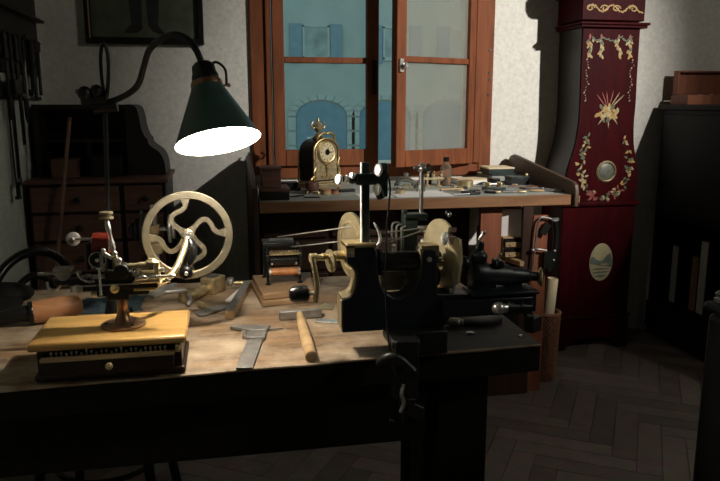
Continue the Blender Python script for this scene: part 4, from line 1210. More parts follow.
m = MB().b2((.296, 1.17, TZ + .0005), (.392, 1.29, .847))
m.build('foot', 'iron', lt, bevel=.004)
m = MB().b2((.278, 1.115, .742), (.322, 1.148, .850)).b2((.275, 1.12, .835), (.325, 1.2, .850)).b2((.286, 1.112, .728), (.316, 1.150, .745)).cyl((.300, 1.130, .690), (.300, 1.130, .735), .008).cyl((.276, 1.130, .697), (.326, 1.130, .692), .0036)
m.sphere((.276, 1.130, .697), .006, 10).sphere((.326, 1.130, .692), .006, 10)
m.prism([(.300, 1.118, .716), (.312, 1.118, .735), (.336, 1.118, .722), (.330, 1.118, .690), (.318, 1.118, .700)], (0, .014, 0))
m.build('clamp', 'iron', lt, bevel=.003)
m = MB().tube([(.292, 1.108, .775), (.288, 1.104, .758), (.292, 1.104, .742), (.287, 1.106, .725)], .0034, 8)
m.build('clamp_hook', 'steel', lt)
m = MB().tube([(.258, 1.14, .802), (.262, 1.130, .815), (.275, 1.12, .822), (.29, 1.115, .815), (.31, 1.112, .795)], .009, 10)
m.build('clamp_arm', 'iron', lt)
# left-hand shaft, crank, handle
SZ = .984
m = MB().cyl((.148, 1.205, SZ), (.215, 1.22, SZ), .0042).cyl((.190, 1.214, SZ), (.205, 1.217, SZ), .009).cyl((.166, 1.209, SZ), (.172, 1.210, SZ), .007).cyl((.150, 1.206, SZ), (.166, 1.209, SZ), .0055)
m.build('shaft', 'brass', lt)
MB().lathe([(.014, -.003), (.0205, -.002), (.0205, .002), (.014, .003)], (.182, 1.212, .976), (1, .30, .05), 32).build('collar_disc', 'brass_pale', lt)
m = MB().tube([(.150, 1.204, SZ + .001), (.1495, 1.20, .975), (.153, 1.198, .955), (.155, 1.198, .935), (.153, 1.198, .915), (.152, 1.20, .905)], .0052, 10)
m.lathe([(.008, -.006), (.008, .006)], (.150, 1.206, SZ), (1, .2, 0), 18)
m.build('crank_arm', 'brass_dull', lt)
MB().cyl((.138, 1.198, .922), (.158, 1.20, .920), .0038).build('handle_pin', 'steel', lt)
MB().lathe([(.006, 0), (.0135, .003), (.0155, .010), (.0150, .026), (.012, .034), (.006, .037)], (.142, 1.198, .921), (-1, 0, 0), 22).build('crank_handle', 'black', lt)
# discs
m = MB().lathe([(.060, -.004), (.064, -.003), (.064, .003), (.060, .004), (.052, .0045), (.050, .003)], (.236, 1.298, .985), (1, .24, 0), 48)
m.build('drive_disc', 'brass_pale', lt)
m = MB().ring((.2318, 1.297, .985), (1, .24, 0), .047, .044, .002, 44)
m.build('disc_groove', 'brass_dull', lt)
m = MB().cyl((.224, 1.295, .985), (.262, 1.304, .985), .010).b2((.246, 1.245, .970), (.262, 1.31, .996))
m.build('disc_bearing', 'iron', lt)
m = MB().cyl((.210, 1.198, 1.006), (.262, 1.198, 1.006), .0035).b2((.207, 1.192, .985), (.222, 1.25, 1.006)).b2((.207, 1.192, 1.002), (.258, 1.25, 1.0065))
m.build('top_plate', 'brass', lt)
# middle spindle
MB().cyl((.272, 1.22, .968), (.346, 1.22, .968), .0185, seg=28).build('spindle', 'black', lt)
m = MB().lathe([(.020, 0), (.025, .002), (.025, .007), (.020, .009)], (.268, 1.22, .968), (1, 0, 0), 30).lathe([(.019, 0), (.017, .003), (.017, .005)], (.263, 1.22, .968), (1, 0, 0), 24)
m.build('spindle_flange', 'iron', lt)
m = MB().lathe([(.012, 0), (.0205, .004), (.0225, .010), (.021, .013)], (.345, 1.218, .972), (1, 0, 0), 30).cyl((.352, 1.215, .985), (.378, 1.215, .985), .0075).b2((.350, 1.205, .978), (.382, 1.235, .998))
m.build('bearing_cap', 'brass_dull', lt)
# vertical post with the cross head
PX, PY = .2475, 1.222
MB().b2((PX - .0065, PY - .006, 1.003), (PX + .0065, PY + .006, 1.150)).build('post', 'iron_green', lt, bevel=.001)
MB().b2((PX - .0085, PY - .0055, 1.004), (PX - .0066, PY + .006, 1.150)).build('post_highlight', 'white_metal', lt)  # white strip paints the highlight down the post's left side
m = MB().box((PX + .004, PY - .003, 1.121), (.044, .022, .020)).cyl((.205, PY - .002, 1.121), (.280, PY - .002, 1.123), .0048).box((PX + .026, PY - .003, 1.130), (.014, .02, .034)).cyl((PX + .022, PY, 1.105), (PX + .03, PY, 1.085), .0085).box((PX + .034, PY + .004, 1.118), (.012, .02, .060))
m.sphere((PX - .024, PY - .004, 1.121), .009, 12)
m.build('cross_head', 'iron_green', lt, bevel=.002)
for c, r_ in (((.1985, PY - .004, 1.121), .0100), ((.2125, PY - .006, 1.1215), .0072), ((.2215, PY - .010, 1.128), .0064), ((.2675, PY - .014, 1.137), .0115), ((.2655, PY - .014, 1.103), .0110)):
    plabel(MB().lathe([(r_ * .3, -.004), (r_ * .8, -.0028), (r_, 0), (r_ * .8, .0028), (r_ * .3, .004)], c, (-.85, -.42, .12), 24).build('thumb_screw', 'white_metal', lt), 'bright nickel thumb screw')
m = MB().tube([(.277, PY - .012, 1.136), (.284, PY - .018, 1.128), (.288, PY - .02, 1.105), (.284, PY - .026, 1.07), (.279, PY - .032, 1.03), (.2765, PY - .04, .98), (.274, PY - .050, .92), (.272, PY - .075, .86), (.275, PY - .095, .815), (.280, PY - .11, .790)], .0017, 8, 6)
m.build('hanging_cord', 'black', lt)
# rear bracket with rods and small post
m = MB().b2((.350, 1.335, .905), (.378, 1.365, 1.030)).b2((.350, 1.335, 1.022), (.398, 1.365, 1.036)).b2((.33, 1.22, .903), (.372, 1.365, .915)).cyl((.352, 1.345, 1.036), (.352, 1.345, 1.044), .006)
m.build('rear_bracket', 'iron_green', lt, bevel=.002)
m = MB()
for k, x in enumerate((.322, .331, .341)):
    m.tube([(x, 1.33, .95), (x + .001, 1.33, 1.0), (x + .003, 1.333, 1.018 - .004 * k), (x + .014, 1.338, 1.020 - .004 * k), (x + .02, 1.342, 1.018 - .004 * k)], .0020, 8)
m.build('bent_rods', 'steel_dull', lt)
m = MB().cyl((.388, 1.35, 1.035), (.388, 1.35, 1.128), .0042).lathe([(.007, 0), (.010, .004), (.008, .010), (.005, .016)], (.388, 1.35, 1.120), (0, 0, 1), 14).cyl((.370, 1.345, 1.128), (.404, 1.345, 1.124), .004).sphere((.388, 1.342, 1.126), .008, 12)
m.build('small_post', 'steel_dull', lt)
m = MB().lathe([(.004, 0), (.010, .006), (.020, .012), (.020, .014), (.008, .010)], (.395, 1.34, .996), (0, .1, 1), 24, cap=False).sphere((.392, 1.335, .978), .010, 12, (1, .6, 1)).cyl((.394, 1.34, .96), (.395, 1.34, .998), .004)
m.build('oil_cup', 'steel', lt)
# brass cam plate at the right
def camv(y, z): return (.398, y, z)
yc, zc = 1.255, .972
o1 = []
for k in range(25):
    t = R(-112) + R(232) * k / 24
    o1.append((yc + .066 * math.cos(t), zc - .004 + .070 * math.sin(t)))
o1 += [(1.222, 1.028), (1.232, 1.006), (1.222, .992), (1.208, .998), (1.198, 1.012), (1.186, 1.010), (1.180, .975), (1.188, .93)]
m = MB().prism([camv(y, z) for y, z in o1], (.006, 0, 0))
for v in m.bm.verts:   # the plate stands turned a little towards the front
    v.co = Matrix.Rotation(R(13), 3, 'Z') @ (v.co - Vector((.398, yc, 0))) + Vector((.398, yc, 0))
m.build('cam_plate', 'cam_brass', lt, bevel=.0012)
m = MB().lathe([(.003, 0), (.012, .003), (.013, .007), (.008, .010)], (.397, 1.204, 1.010), (-1, .0, .15), 20)
m.build('cam_screw', 'white_metal', lt)
m = MB().sphere((.407, 1.235, 1.052), .006, 12).cyl((.385, 1.255, .965), (.425, 1.255, .965), .012).lathe([(.012, 0), (.020, .004), (.020, .012), (.012, .016)], (.392, 1.235, .935), (-1, 0, 0), 20)
m.build('cam_hub', 'iron', lt)
plabel(MB().sphere((.388, 1.215, .968), .0055, 12).sphere((.409, 1.232, 1.050), .0048, 10).build('hub_screw', 'steel', lt), 'bright steel screw heads')
# tailstock with brass button
m = MB().lathe([(.014, 0), (.0235, .006), (.0235, .030), (.0205, .034), (.0205, .075), (.0165, .082), (.0140, .118), (.009, .122), (.009, .150)], (.452, 1.228, .937), (.99, .02, -.10), 26)
m.b2((.452, 1.212, .902), (.50, 1.246, .935)).b2((.53, 1.222, .902), (.556, 1.244, .925)).lathe([(.012, 0), (.016, .004), (.016, .020), (.008, .026), (.007, .044)], (.468, 1.232, .953), (.1, 0, 1), 18)
m.sphere((.438, 1.225, .958), .013, 14).cyl((.428, 1.22, .945), (.462, 1.23, .965), .006).box((.505, 1.225, .955), (.016, .03, .014))
m.build('tailstock', 'iron_blue', lt, bevel=.003)
m = MB().lathe([(.004, 0), (.008, .002), (.0175, .008), (.0185, .011), (.0165, .013), (.008, .009), (.003, .008)], (.588, 1.235, .921), (1, -.35, .05), 30)
m.build('tailstock_button', 'brass', lt)
MB().cyl((.500, 1.225, .953), (.508, 1.222, .972), .0022).sphere((.508, 1.222, .972), .0035, 10).build('lock_pin', 'steel', lt)
m = MB().tube([(.462, 1.226, .985), (.464, 1.222, 1.0), (.472, 1.22, 1.014)], .0028, 8).sphere((.473, 1.22, 1.016), .0045, 10)
m.build('tailstock_lever', 'steel', lt)
m = MB().sphere((.482, 1.158, .886), .0125, 18).cyl((.484, 1.158, .886), (.500, 1.162, .885), .0085)
m.build('feed_knob', 'steel', lt)
m = MB().lathe([(.009, 0), (.0125, .003), (.0125, .012), (.008, .015), (.008, .026), (.0105, .028), (.0105, .034), (.006, .036), (.005, .052)], (.499, 1.162, .885), (1, .12, -.04), 20)
m.build('feed_shaft', 'iron', lt)
m = MB().cyl((.54, 1.172, .862), (.556, 1.172, .86), .009).box((.566, 1.19, .842), (.030, .02, .030), R(30))
m.build('feed_bracket', 'iron', lt, bevel=.002)

m = MB().lathe([(.0045, 0), (.0045, .003), (.002, .004)], (.216, 1.194, .990), (0, -1, 0), 12)
m.build('casting_screw', 'steel', lt)
m = MB().lathe([(.0045, 0), (.0045, .003), (.002, .004)], (.360, 1.194, .975), (0, -1, 0), 12)
m.build('casting_screw', 'steel', lt)
m = MB().tube([(.263, 1.205, .998), (.270, 1.200, 1.012), (.2665, 1.198, 1.030), (.258, 1.198, 1.045)], lambda t: .0036 - .002 * t, 8)
m.build('belt_finger', 'white_metal', lt)
m = MB().lathe([(.022, 0), (.0245, .002), (.0245, .008), (.022, .010)], (.256, 1.225, .950), (1, -.25, 0), 26, cap=True)
m.build('black_pulley', 'iron', lt)
m = MB().cyl((.300, 1.22, .9865), (.300, 1.22, .996), .003).sphere((.300, 1.22, .997), .0042, 10)
m.build('oiler', 'steel', lt)
m = MB().b2((.292, 1.30, .890), (.345, 1.33, .945)).b2((.280, 1.29, .930), (.330, 1.32, .948))
m.build('rear_block', 'steel_dull', lt, bevel=.004)
m = MB().tube([(.409, 1.21, .945), (.412, 1.205, .925), (.409, 1.20, .905)], .004, 8)
m.build('release_lever', 'steel_dull', lt)

# belt from the winding machine over the lathe
m = MB().tube([(.130, 1.655, .950), (.232, 1.298, 1.0512)], .0013, 6, 0).tube([(.160, 1.655, .926), (.232, 1.297, .922)], .0013, 6, 0) if False else MB().tube([(.122, 1.68, .935), (.236, 1.285, 1.024), (.30, 1.285, 1.010), (.392, 1.315, 1.012)], .0013, 6, 0).tube([(.150, 1.66, .913), (.236, 1.285, .998), (.31, 1.285, .992), (.388, 1.322, 1.006)], .0013, 6, 0)
tag(m.build('drive_cord', 'cord'), 'pair of thin grey drive cords stretched between the winding machine and the lathe', 'cord')

# loose things at the right end of the bench
m = MB().lathe([(.004, 0), (.0065, .001), (.0065, .030), (.0085, .031), (.0085, .050), (.0060, .052), (.0060, .060)], (.420, 1.345, TZ + .0092), (.86, -.40, 0), 16)
tag(m.build('steel_bar', 'steel'), 'short turned steel bar lying on the dark right end of the bench', 'bar')
dk = thing('iron_disc', 'round flat black iron disc lying on the dark right end of the bench', 'disc', (.52, 1.36, TZ))
MB().lathe([(.05, 0), (.058, .002), (.058, .008), (.052, .011), (.012, .011)], (.515, 1.365, TZ + .0005), seg=40).build('plate', 'iron', dk)
MB().lathe([(.006, 0), (.005, .003), (.001, .004)], (.515, 1.365, TZ + .0115), seg=14).build('boss', 'steel_dull', dk)
m = MB().lathe([(.007, 0), (.009, .002), (.004, .004)], (.473, 1.275, TZ + .0005), seg=14)
tag(m.build('ring_nut', 'steel'), 'small bright ring lying beside the short steel bar', 'ring')
m = MB().box((.565, 1.24, TZ + .002), (.008, .005, .003), .4)
tag(m.build('metal_chip', 'steel'), 'tiny bright metal chip near the right corner of the front bench', 'chip')
# ================================================================== THINGS ON THE BACK WORKBENCH
B = BZ + .0006
# mantel clock, turned to the right
mc = thing('mantel_clock', 'small gilt and dark mantel clock with cream dial and urn finial, before the window', 'clock', (.415, 3.10, B))
def build_mantel():
    # built facing -y about the origin, then turned
    parts = []
    W, D = .060, .045
    def arch(w, z0, z1, rr=None):
        pts = [(-w, z0)] + [(-w * math.cos(t), z1 + w * .78 * math.sin(t)) for t in [math.pi * k / 16 for k in range(17)]] + [(w, z0)]
        return pts
    m = MB().prism([(x, -D, z) for x, z in arch(W, .030, .155)], (0, 2 * D, 0))
    parts.append(('case', 'clock_side', m, .002, None))
    m = MB().b2((-W - .012, -D - .012, .012), (W + .012, D + .012, .032)).b2((-W - .006, -D - .006, .032), (W + .006, D + .006, .040))
    parts.append(('plinth', 'brass_dull', m, .003, None))
    m = MB()
    for sx in (-1, 1):
        for sy in (-1, 1):
            m.lathe([(.010, 0), (.014, .004), (.009, .010), (.012, .013)], (sx * (W + .006), sy * (D + .006), 0), seg=14)
    parts.append(('feet', 'brass_dull', m, 0, None))
    m = MB().prism([(x, -D - .003, z) for x, z in arch(W * .90, .045, .155)], (0, .003, 0))
    parts.append(('front_plate', 'brass_dull', m, .001, None))
    m = MB()
    pts = [(x, -D - .003, z) for x, z in arch(W + .002, .04, .156)]
    m.tube(pts, .0042, 8, 0)
    for sx in (-1, 1):
        m.tube([(sx * (W - .006), -D - .004, .05), (sx * (W + .006), -D - .006, .075), (sx * (W - .004), -D - .005, .10), (sx * (W + .004), -D - .005, .13)], .0045, 8)
        m.tube([(sx * (W + .012), -D - .004, .035), (sx * (W + .020), -D - .006, .05), (sx * (W + .004), -D - .004, .062)], .005, 8)
        m.tube([(sx * .045, -D, .200), (sx * .040, -D - .004, .214), (sx * .018, -D - .004, .226), (0, -D - .004, .222)], .0055, 8)
        m.tube([(sx * W, D, .155), (sx * (W + .004), D, .10), (sx * (W + .006), D, .04)], .004, 8)
    m.lathe([(.020, 0), (.026, .006), (.012, .016), (.010, .022)], (0, 0, .200), seg=18)
    parts.append(('gilt_mounts', 'gold', m, 0, 'bright gilt scroll mounts'))
    m = MB().lathe([(.046, 0), (.046, .004), (.040, .008), (.036, .006)], (0, -D - .003, .152), (0, -1, 0), 32)
    parts.append(('bezel', 'gold', m, 0, None))
    m = MB().lathe([(.037, 0), (.037, .0015), (.001, .002)], (0, -D - .008, .152), (0, -1, 0), 32)
    parts.append(('dial', 'dial', m, 0, 'cream round dial'))
    m = MB().lathe([(.012, 0), (.011, .0015), (.003, .002)], (0, -D - .0098, .152), (0, -1, 0), 20).box((.008, -D - .0122, .152), (.034, .0012, .003)).box((-.002, -D - .0124, .157), (.003, .0012, .026), Matrix.Rotation(.4, 3, 'Y'))
    for k in range(12):
        a = k * math.pi / 6
        m.box((.030 * math.cos(a), -D - .0104, .152 + .030 * math.sin(a)), (.006, .001, .0018), Matrix.Rotation(-a, 3, 'Y'))
    parts.append(('hands', 'black', m, 0, 'dark hands and hour marks'))
    m = MB().lathe([(.005, 0), (.010, .006), (.0185, .018), (.0195, .028), (.013, .036), (.008, .040), (.006, .048), (.003, .058)], (0, 0, .224), seg=20)
    parts.append(('urn', 'brass_dull', m, 0, None))
    m = MB()
    for sx in (-1, 1):
        m.tube([(sx * .016, 0, .246), (sx * .028, 0, .243), (sx * .034, 0, .256), (sx * .026, 0, .268), (sx * .028, 0, .262)], .0032, 8)
    parts.append(('urn_handles', 'brass_dull', m, 0, None))
    m = MB().lathe([(.004, 0), (.008, .004), (.006, .012), (.010, .018), (.006, .026), (.003, .046), (.007, .05)], (0, -D - .004, .112), (0, 0, -1), 12).box((0, -D - .005, .058), (.050, .006, .010)).sphere((0, -D - .005, .108), .009, 12, (1.6, .5, .7))
    parts.append(('front_ornament', 'gold', m, 0, None))
    rz = Matrix.Rotation(R(32), 3, 'Z')
    for nm, mt, mb, bv, lab in parts:
        for v in mb.bm.verts:
            v.co = rz @ v.co * 1.13 + Vector((.415, 3.10, B))
        o = mb.build(nm, mt, mc, bevel=bv)
        if lab: o['label'] = lab
build_mantel()

# small chests at the left end
b1 = thing('wooden_case', 'flat dark red-brown wooden case lying at the left end of the back bench', 'box', (.20, 2.86, B))
MB().b2((.140, 2.79, B), (.255, 2.93, B + .034)).build('body', 'chest_dark', b1, bevel=.003)
MB().b2((.137, 2.787, B + .0345), (.258, 2.933, B + .048)).build('lid', 'chest', b1, bevel=.003)
b2_ = thing('wooden_casket', 'upright red-brown wooden box standing on the flat case at the left of the back bench', 'box', (.185, 2.86, B + .0485))
MB().b2((.148, 2.815, B + .0485), (.224, 2.915, B + .118)).build('body', 'chest', b2_, bevel=.002)
MB().b2((.144, 2.811, B + .1185), (.228, 2.919, B + .130)).build('lid', 'chest', b2_, bevel=.003)
b3 = thing('steel_case', 'low black box lying in front of the window left of the mantel clock', 'box', (.30, 3.06, B))
MB().b2((.242, 3.10, B), (.322, 3.17, B + .028)).build('body', 'iron', b3, bevel=.003)
MB().b2((.240, 3.098, B + .0285), (.324, 3.172, B + .036)).build('lid', 'iron', b3, bevel=.003)

pot = thing('turned_pot', 'small red-brown turned wooden pot on three legs in front of the mantel clock', 'pot', (.368, 2.96, B))
MB().lathe([(.018, .016), (.028, .022), (.031, .036), (.028, .050), (.018, .056), (.014, .054)], (.368, 2.96, B), seg=28).build('bowl', 'chest', pot)
for k in range(3):
    a = R(90 + 120 * k)
    MB().tube([(.368 + .014 * math.cos(a), 2.96 + .014 * math.sin(a), B + .024), (.368 + .026 * math.cos(a), 2.96 + .026 * math.sin(a), B + .012), (.368 + .030 * math.cos(a), 2.96 + .030 * math.sin(a), B + .0022)], .0028, 8).build('leg', 'brass_dull', pot)
def round_box(name, label, x, y, r_, h, body, lid, cat='box'):
    o = thing(name, label, cat, (x, y, B))
    MB().lathe([(r_, 0), (r_, h * .62), (r_ * .96, h * .63)], (x, y, B), seg=26).build('body', body, o)
    MB().lathe([(r_ * 1.03, h * .635), (r_ * 1.03, h * .96), (r_ * .95, h), (.001, h * 1.01)], (x, y, B), seg=26).build('lid', lid, o)
    return o
round_box('round_box', 'low round light brown wooden box just right of the turned pot', .425, 2.950, .022, .022, 'pale_wood', 'leather')
round_box('round_box', 'tiny low brown wooden box touching the right side of the light brown round box', .466, 2.962, .016, .020, 'leather', 'chest')
m = MB().box((.525, 3.02, B + .006), (.075, .03, .012), .2)
tag(m.build('oilstone', 'iron', bevel=.002), 'flat black oilstone lying right of the mantel clock', 'stone')
m = MB().box((.235, 2.985, B + .008), (.03, .03, .014), .3).box((.235, 2.985, B + .018), (.012, .012, .010), .3)
tag(m.build('small_vise', 'iron', bevel=.002), 'tiny black hand vise lying between the flat case and the turned pot', 'vise')
for (x, y, a, lab) in ((.295, 2.89, .5, 'thin dark tweezers lying nearest the flat case on the back bench'), (.35, 2.84, -.2, 'thin dark tweezers lying in front of the turned pot')):
    d = Vector((math.cos(a), math.sin(a), 0)); n = Vector((-d.y, d.x, 0)); c = Vector((x, y, B + .003))
    o = thing('tweezers', lab, 'tweezers', (x, y, B))
    for s in (-1, 1):
        MB().tube([c - d * .035, c + n * s * .005, c + d * .035 + n * s * .001], .0022, 6).build('arm', 'iron', o)
m = MB().b2((.700, 2.785, B), (.945, 2.99, B + .001))
tag(m.build('paper_sheet', 'paper'), 'sheet of white paper lying on the back bench under the glass bell', 'paper')
m = MB().b2((.545, 2.80, B), (.690, 2.93, B + .0012))
tag(m.build('blotting_paper', 'paper'), 'smaller white paper lying left of the sheet with the glass bell', 'paper')
# glass bell over a movement
gb = thing('glass_bell', 'low clear glass bell cover with a knob, standing over clock parts on white paper', 'glass cover', (.795, 3.02, B))
MB().lathe([(.052, .0025), (.053, .012), (.050, .030), (.040, .045), (.022, .054), (.008, .057), (.007, .062), (.013, .068), (.013, .075), (.005, .079), (.0005, .0795)], (.795, 3.02, B), seg=36, cap=False).build('bell', 'glass_clear', gb)
pg_ = plabel(MB().lathe([(.0072, .060), (.0130, .068), (.0130, .074), (.005, .0785)], (.795, 3.02, B + .0006), seg=20).build('knob', 'steel', gb), 'shiny knob of the bell')
o = thing('clock_movement', 'small brass clock movement with little wheels under the glass bell', 'movement', (.795, 3.02, B + .0015))
MB().lathe([(.030, 0), (.030, .004)], (.795, 3.02, B + .0015), seg=24).lathe([(.024, .018), (.024, .021)], (.795, 3.02, B + .0015), seg=24).build('plates', 'brass', o)
for k in range(3):
    a = 2.1 * k
    MB().cyl((.795 + .018 * math.cos(a), 3.02 + .018 * math.sin(a), B + .0055), (.795 + .018 * math.cos(a), 3.02 + .018 * math.sin(a), B + .0195), .002).build('pillar', 'brass', o)
jar = thing('glass_jar', 'small clear glass jar with a dark lid right of the glass bell', 'jar', (.845, 2.95, B))
MB().lathe([(.018, .0015), (.020, .006), (.020, .032), (.015, .038), (.014, .042)], (.845, 2.95, B), seg=24, cap=False).build('body', 'glass_clear', jar)
MB().lathe([(.016, .0425), (.016, .050), (.012, .053)], (.845, 2.95, B), seg=24).build('lid', 'steel_dull', jar)
round_box('round_tin', 'flat brass tin standing on the white paper left of the glass bell', .742, 2.91, .021, .016, 'brass_dull', 'brass_dull', 'tin')
# turns (tiny bow lathe)
tn = thing('watch_turns', 'small brass watchmaker turns with a row of knobs, near the bottles on the back bench', 'lathe', (.955, 3.16, B))
MB().b2((.895, 3.15, B + .030), (1.02, 3.165, B + .040)).build('bar', 'brass_dull', tn, bevel=.001)
for k, x in enumerate((.905, .935, .965, 1.002)):
    MB().lathe([(.005, 0), (.005, .020), (.009, .022), (.009, .034), (.004, .038)], (x, 3.158, B + .024), seg=14).build('poppet', 'brass_dull', tn)
    MB().sphere((x, 3.152, B + .066), .006, 10).build('knob', 'brass_pale', tn)
MB().lathe([(.016, 0), (.016, .004), (.006, .008), (.006, .031)], (.935, 3.157, B), seg=18).lathe([(.016, 0), (.016, .004), (.006, .008), (.006, .031)], (.99, 3.157, B), seg=18).build('foot', 'brass_dull', tn)
MB().cyl((.900, 3.150, B + .03), (.900, 3.150, B + .115), .003).box((.900, 3.15, B + .075), (.020, .010, .010)).build('upright', 'steel_dull', tn)
# bottles
def bottle(label, x, y, r_, h, body, cap, liquid=None):
    o = thing('bottle', label, 'bottle', (x, y, B))
    MB().lathe([(r_ * .9, .001), (r_, .006), (r_, h * .60), (r_ * .9, h * .68), (r_ * .45, h * .78), (r_ * .42, h * .84)], (x, y, B), seg=26, cap=False).build('body', body, o)
    MB().lathe([(r_ * .52, h * .842), (r_ * .55, h * .99), (r_ * .4, h)], (x, y, B), seg=20).build('cap', cap, o)
    if liquid:
        MB().lathe([(r_ * .84, .003), (r_ * .92, .008), (r_ * .92, h * .30), (.001, h * .301)], (x, y, B), seg=24).build('liquid', liquid, o)
    return o
bottle('clear glass bottle with a black cap and amber liquid, before the window', 1.030, 3.17, .026, .135, 'bottle_glass', 'black', 'amber')
bottle('squat dark bottle with a black stopper, left of the clear bottle on the back bench', .965, 3.24, .017, .098, 'iron', 'black')
m = MB().cyl((.935, 2.95, B + .0075), (1.045, 2.968, B + .0075), .0065, .0055)
tag(m.build('wooden_stick', 'pale_wood'), 'pale wooden peg stick lying in front of the bottles on the back bench', 'stick')
# right half
pp = thing('notebook', 'open-topped pile of white paper sheets lying right of the bottles on the back bench', 'papers', (1.17, 3.25, B))
MB().b2((1.10, 3.18, B), (1.27, 3.32, B + .018)).build('sheets', 'paper', pp, bevel=.001)
MB().box((1.185, 3.25, B + .0205), (.16, .13, .004), .12).build('cover', 'paper_cream', pp)
round_box('round_tin', 'round brass tin standing in front of the paper pile on the back bench', 1.105, 3.10, .034, .030, 'brass_dull', 'brass_dull', 'tin')
bk = thing('box_file', 'dark green card box, undermost of the stack at the right of the back bench', 'box', (1.31, 3.30, B))
MB().b2((1.285, 3.23, B), (1.405, 3.36, B + .034)).build('body', 'paper_grey', bk, bevel=.001)
MB().b2((1.282, 3.227, B + .0345), (1.408, 3.363, B + .044)).build('lid', 'iron_green', bk, bevel=.001)
bk = thing('box_file', 'flat box with a cream top, uppermost of the stack right of the bottles', 'box', (1.31, 3.30, B + .0446))
MB().b2((1.270, 3.235, B + .0446), (1.400, 3.365, B + .066)).build('body', 'iron_green', bk, bevel=.001)
MB().b2((1.268, 3.233, B + .0665), (1.402, 3.367, B + .074)).build('lid', 'paper_cream', bk, bevel=.001)
round_box('round_tin', 'round black tin in front of the stacked boxes on the back bench', 1.245, 3.11, .030, .036, 'iron', 'black', 'tin')
pb = thing('parts_box', 'dark box with a brass knob, beside the sloping right end panel of the back bench', 'box', (1.37, 3.13, B))
MB().b2((1.325, 3.09, B), (1.415, 3.17, B + .034)).build('body', 'iron', pb, bevel=.002)
MB().b2((1.323, 3.088, B + .0345), (1.417, 3.172, B + .043)).build('lid', 'iron_green', pb, bevel=.002)
MB().sphere((1.402, 3.094, B + .051), .008, 12).build('knob', 'brass', pb)
hv = thing('poising_tool', 'small dark brass-fitted bench tool with two knobs at the front of the right half', 'tool', (1.19, 2.95, B))
MB().b2((1.135, 2.93, B), (1.235, 2.975, B + .014)).build('base', 'iron_green', hv, bevel=.002)
MB().b2((1.145, 2.94, B + .014), (1.165, 2.965, B + .036)).b2((1.200, 2.94, B + .014), (1.222, 2.965, B + .036)).build('jaws', 'brass_dull', hv, bevel=.002)
for x in (1.155, 1.211):
    MB().sphere((x, 2.936, B + .028), .008, 12).build('knob', 'brass', hv)
MB().cyl((1.165, 2.952, B + .027), (1.200, 2.952, B + .027), .005).build('spindle', 'steel', hv)
# hand files and gravers strewn about
def hand_tool(name, label, x, y, a, ln, mh, mb_, grp=None):
    d = Vector((math.cos(a), math.sin(a), 0)); c = Vector((x, y, B + .0062))
    o = thing(name, label, 'tool', (x, y, B), grp)
    MB().lathe([(.003, 0), (.0058, .006), (.0050, ln * .25), (.0056, ln * .36), (.0035, ln * .40)], c - d * ln / 2, d, 12).build('handle', mh, o)
    MB().cyl(c - d * ln * .1, c + d * ln / 2, .0028, .0012, 8).build('blade', mb_, o)
    return o
GF = 'slim files strewn on the back bench'
LF = 'slim dark steel file lying among the loose tools in the middle of the back bench'
first = hand_tool('needle_file', LF, 1.03, 2.89, 2.75, .13, 'iron', 'steel_dull', GF)
FN = ['third', 'last', 'second', 'fifth', 'first', 'fourth', 'sixth']
first['label'] = 'third from left of seven slim dark files strewn on the back bench'
for k, (x, y, a) in enumerate(((1.145, 2.90, 2.6), (.985, 2.86, 2.95), (1.09, 2.855, 2.5), (1.022, 3.03, 2.85), (1.005, 2.80, 3.3), (1.17, 3.02, 2.4))):
    copy_thing(first, (x, y, B), a - 2.75, FN[k + 1] + (' of seven' if k == 0 else ' from left of seven') + ' slim dark files strewn on the back bench')
GP = 'gravers strewn at the right end of the back bench'
LP_ = 'dark graver lying among the loose tools at the right end of the back bench'
first = hand_tool('graver', LP_, 1.30, 2.97, 2.5, .14, 'chest', 'steel', GP)
GN = ['second', 'third', 'fifth', 'first', 'last', 'fourth']
first['label'] = 'second from left of six dark gravers near the sloping right end panel'
for k, (x, y, a) in enumerate(((1.345, 3.00, 2.7), (1.36, 2.93, 2.35), (1.275, 3.04, 2.9), (1.385, 2.945, 2.5), (1.378, 3.03, 2.35))):
    copy_thing(first, (x, y, B), a - 2.5, (GN[k + 1] + (' of six' if GN[k + 1] == 'last' else ' from left of six') + ' dark gravers near the sloping right end panel'))
hand_tool('screwdriver', 'pale-handled screwdriver lying alone near the front edge of the back bench', 1.30, 2.87, 2.75, .16, 'pale_wood', 'steel')
SN = ['first', 'second', 'third', 'fourth', 'fifth', 'last']
for k, (x, y, a, ln) in enumerate(((.985, 2.93, 2.9, .10), (1.06, 2.955, 2.65, .12), (1.115, 2.845, 2.85, .11), (1.185, 2.87, 2.55, .12), (1.235, 2.835, 2.95, .10), (1.40, 2.85, 2.6, .11))):
    hand_tool('burnisher', SN[k] + (' of six' if k == 5 else ' from left of six') + ' bright steel burnishers strewn along the front of the back bench', x, y, a, ln, 'steel' if k % 2 else 'brass_dull', 'steel', 'burnishers strewn on the back bench')
round_box('pill_box', 'tiny round white pill box standing beside the round black tin', 1.195, 3.075, .014, .016, 'paper', 'paper')
round_box('pill_box', 'tiny round brass pill box in front of the dark parts box', 1.325, 3.045, .013, .014, 'brass_dull', 'brass')
m = MB().box((1.235, 3.00, B + .005), (.055, .030, .010), .35)
tag(m.build('oilstone', 'steel_dull', bevel=.001), 'flat grey oilstone lying behind the bench tool with two knobs', 'stone')
m = MB().box((1.075, 3.09, B + .0025), (.06, .045, .005), -.3)
tag(m.build('card', 'paper_cream', bevel=.0005), 'small cream card lying left of the round brass tin', 'card')
pr_ = thing('pliers', 'grey steel pliers lying close to the sloping right end panel of the back bench', 'pliers', (1.38, 2.87, B))
c = Vector((1.385, 2.885, B + .0065))
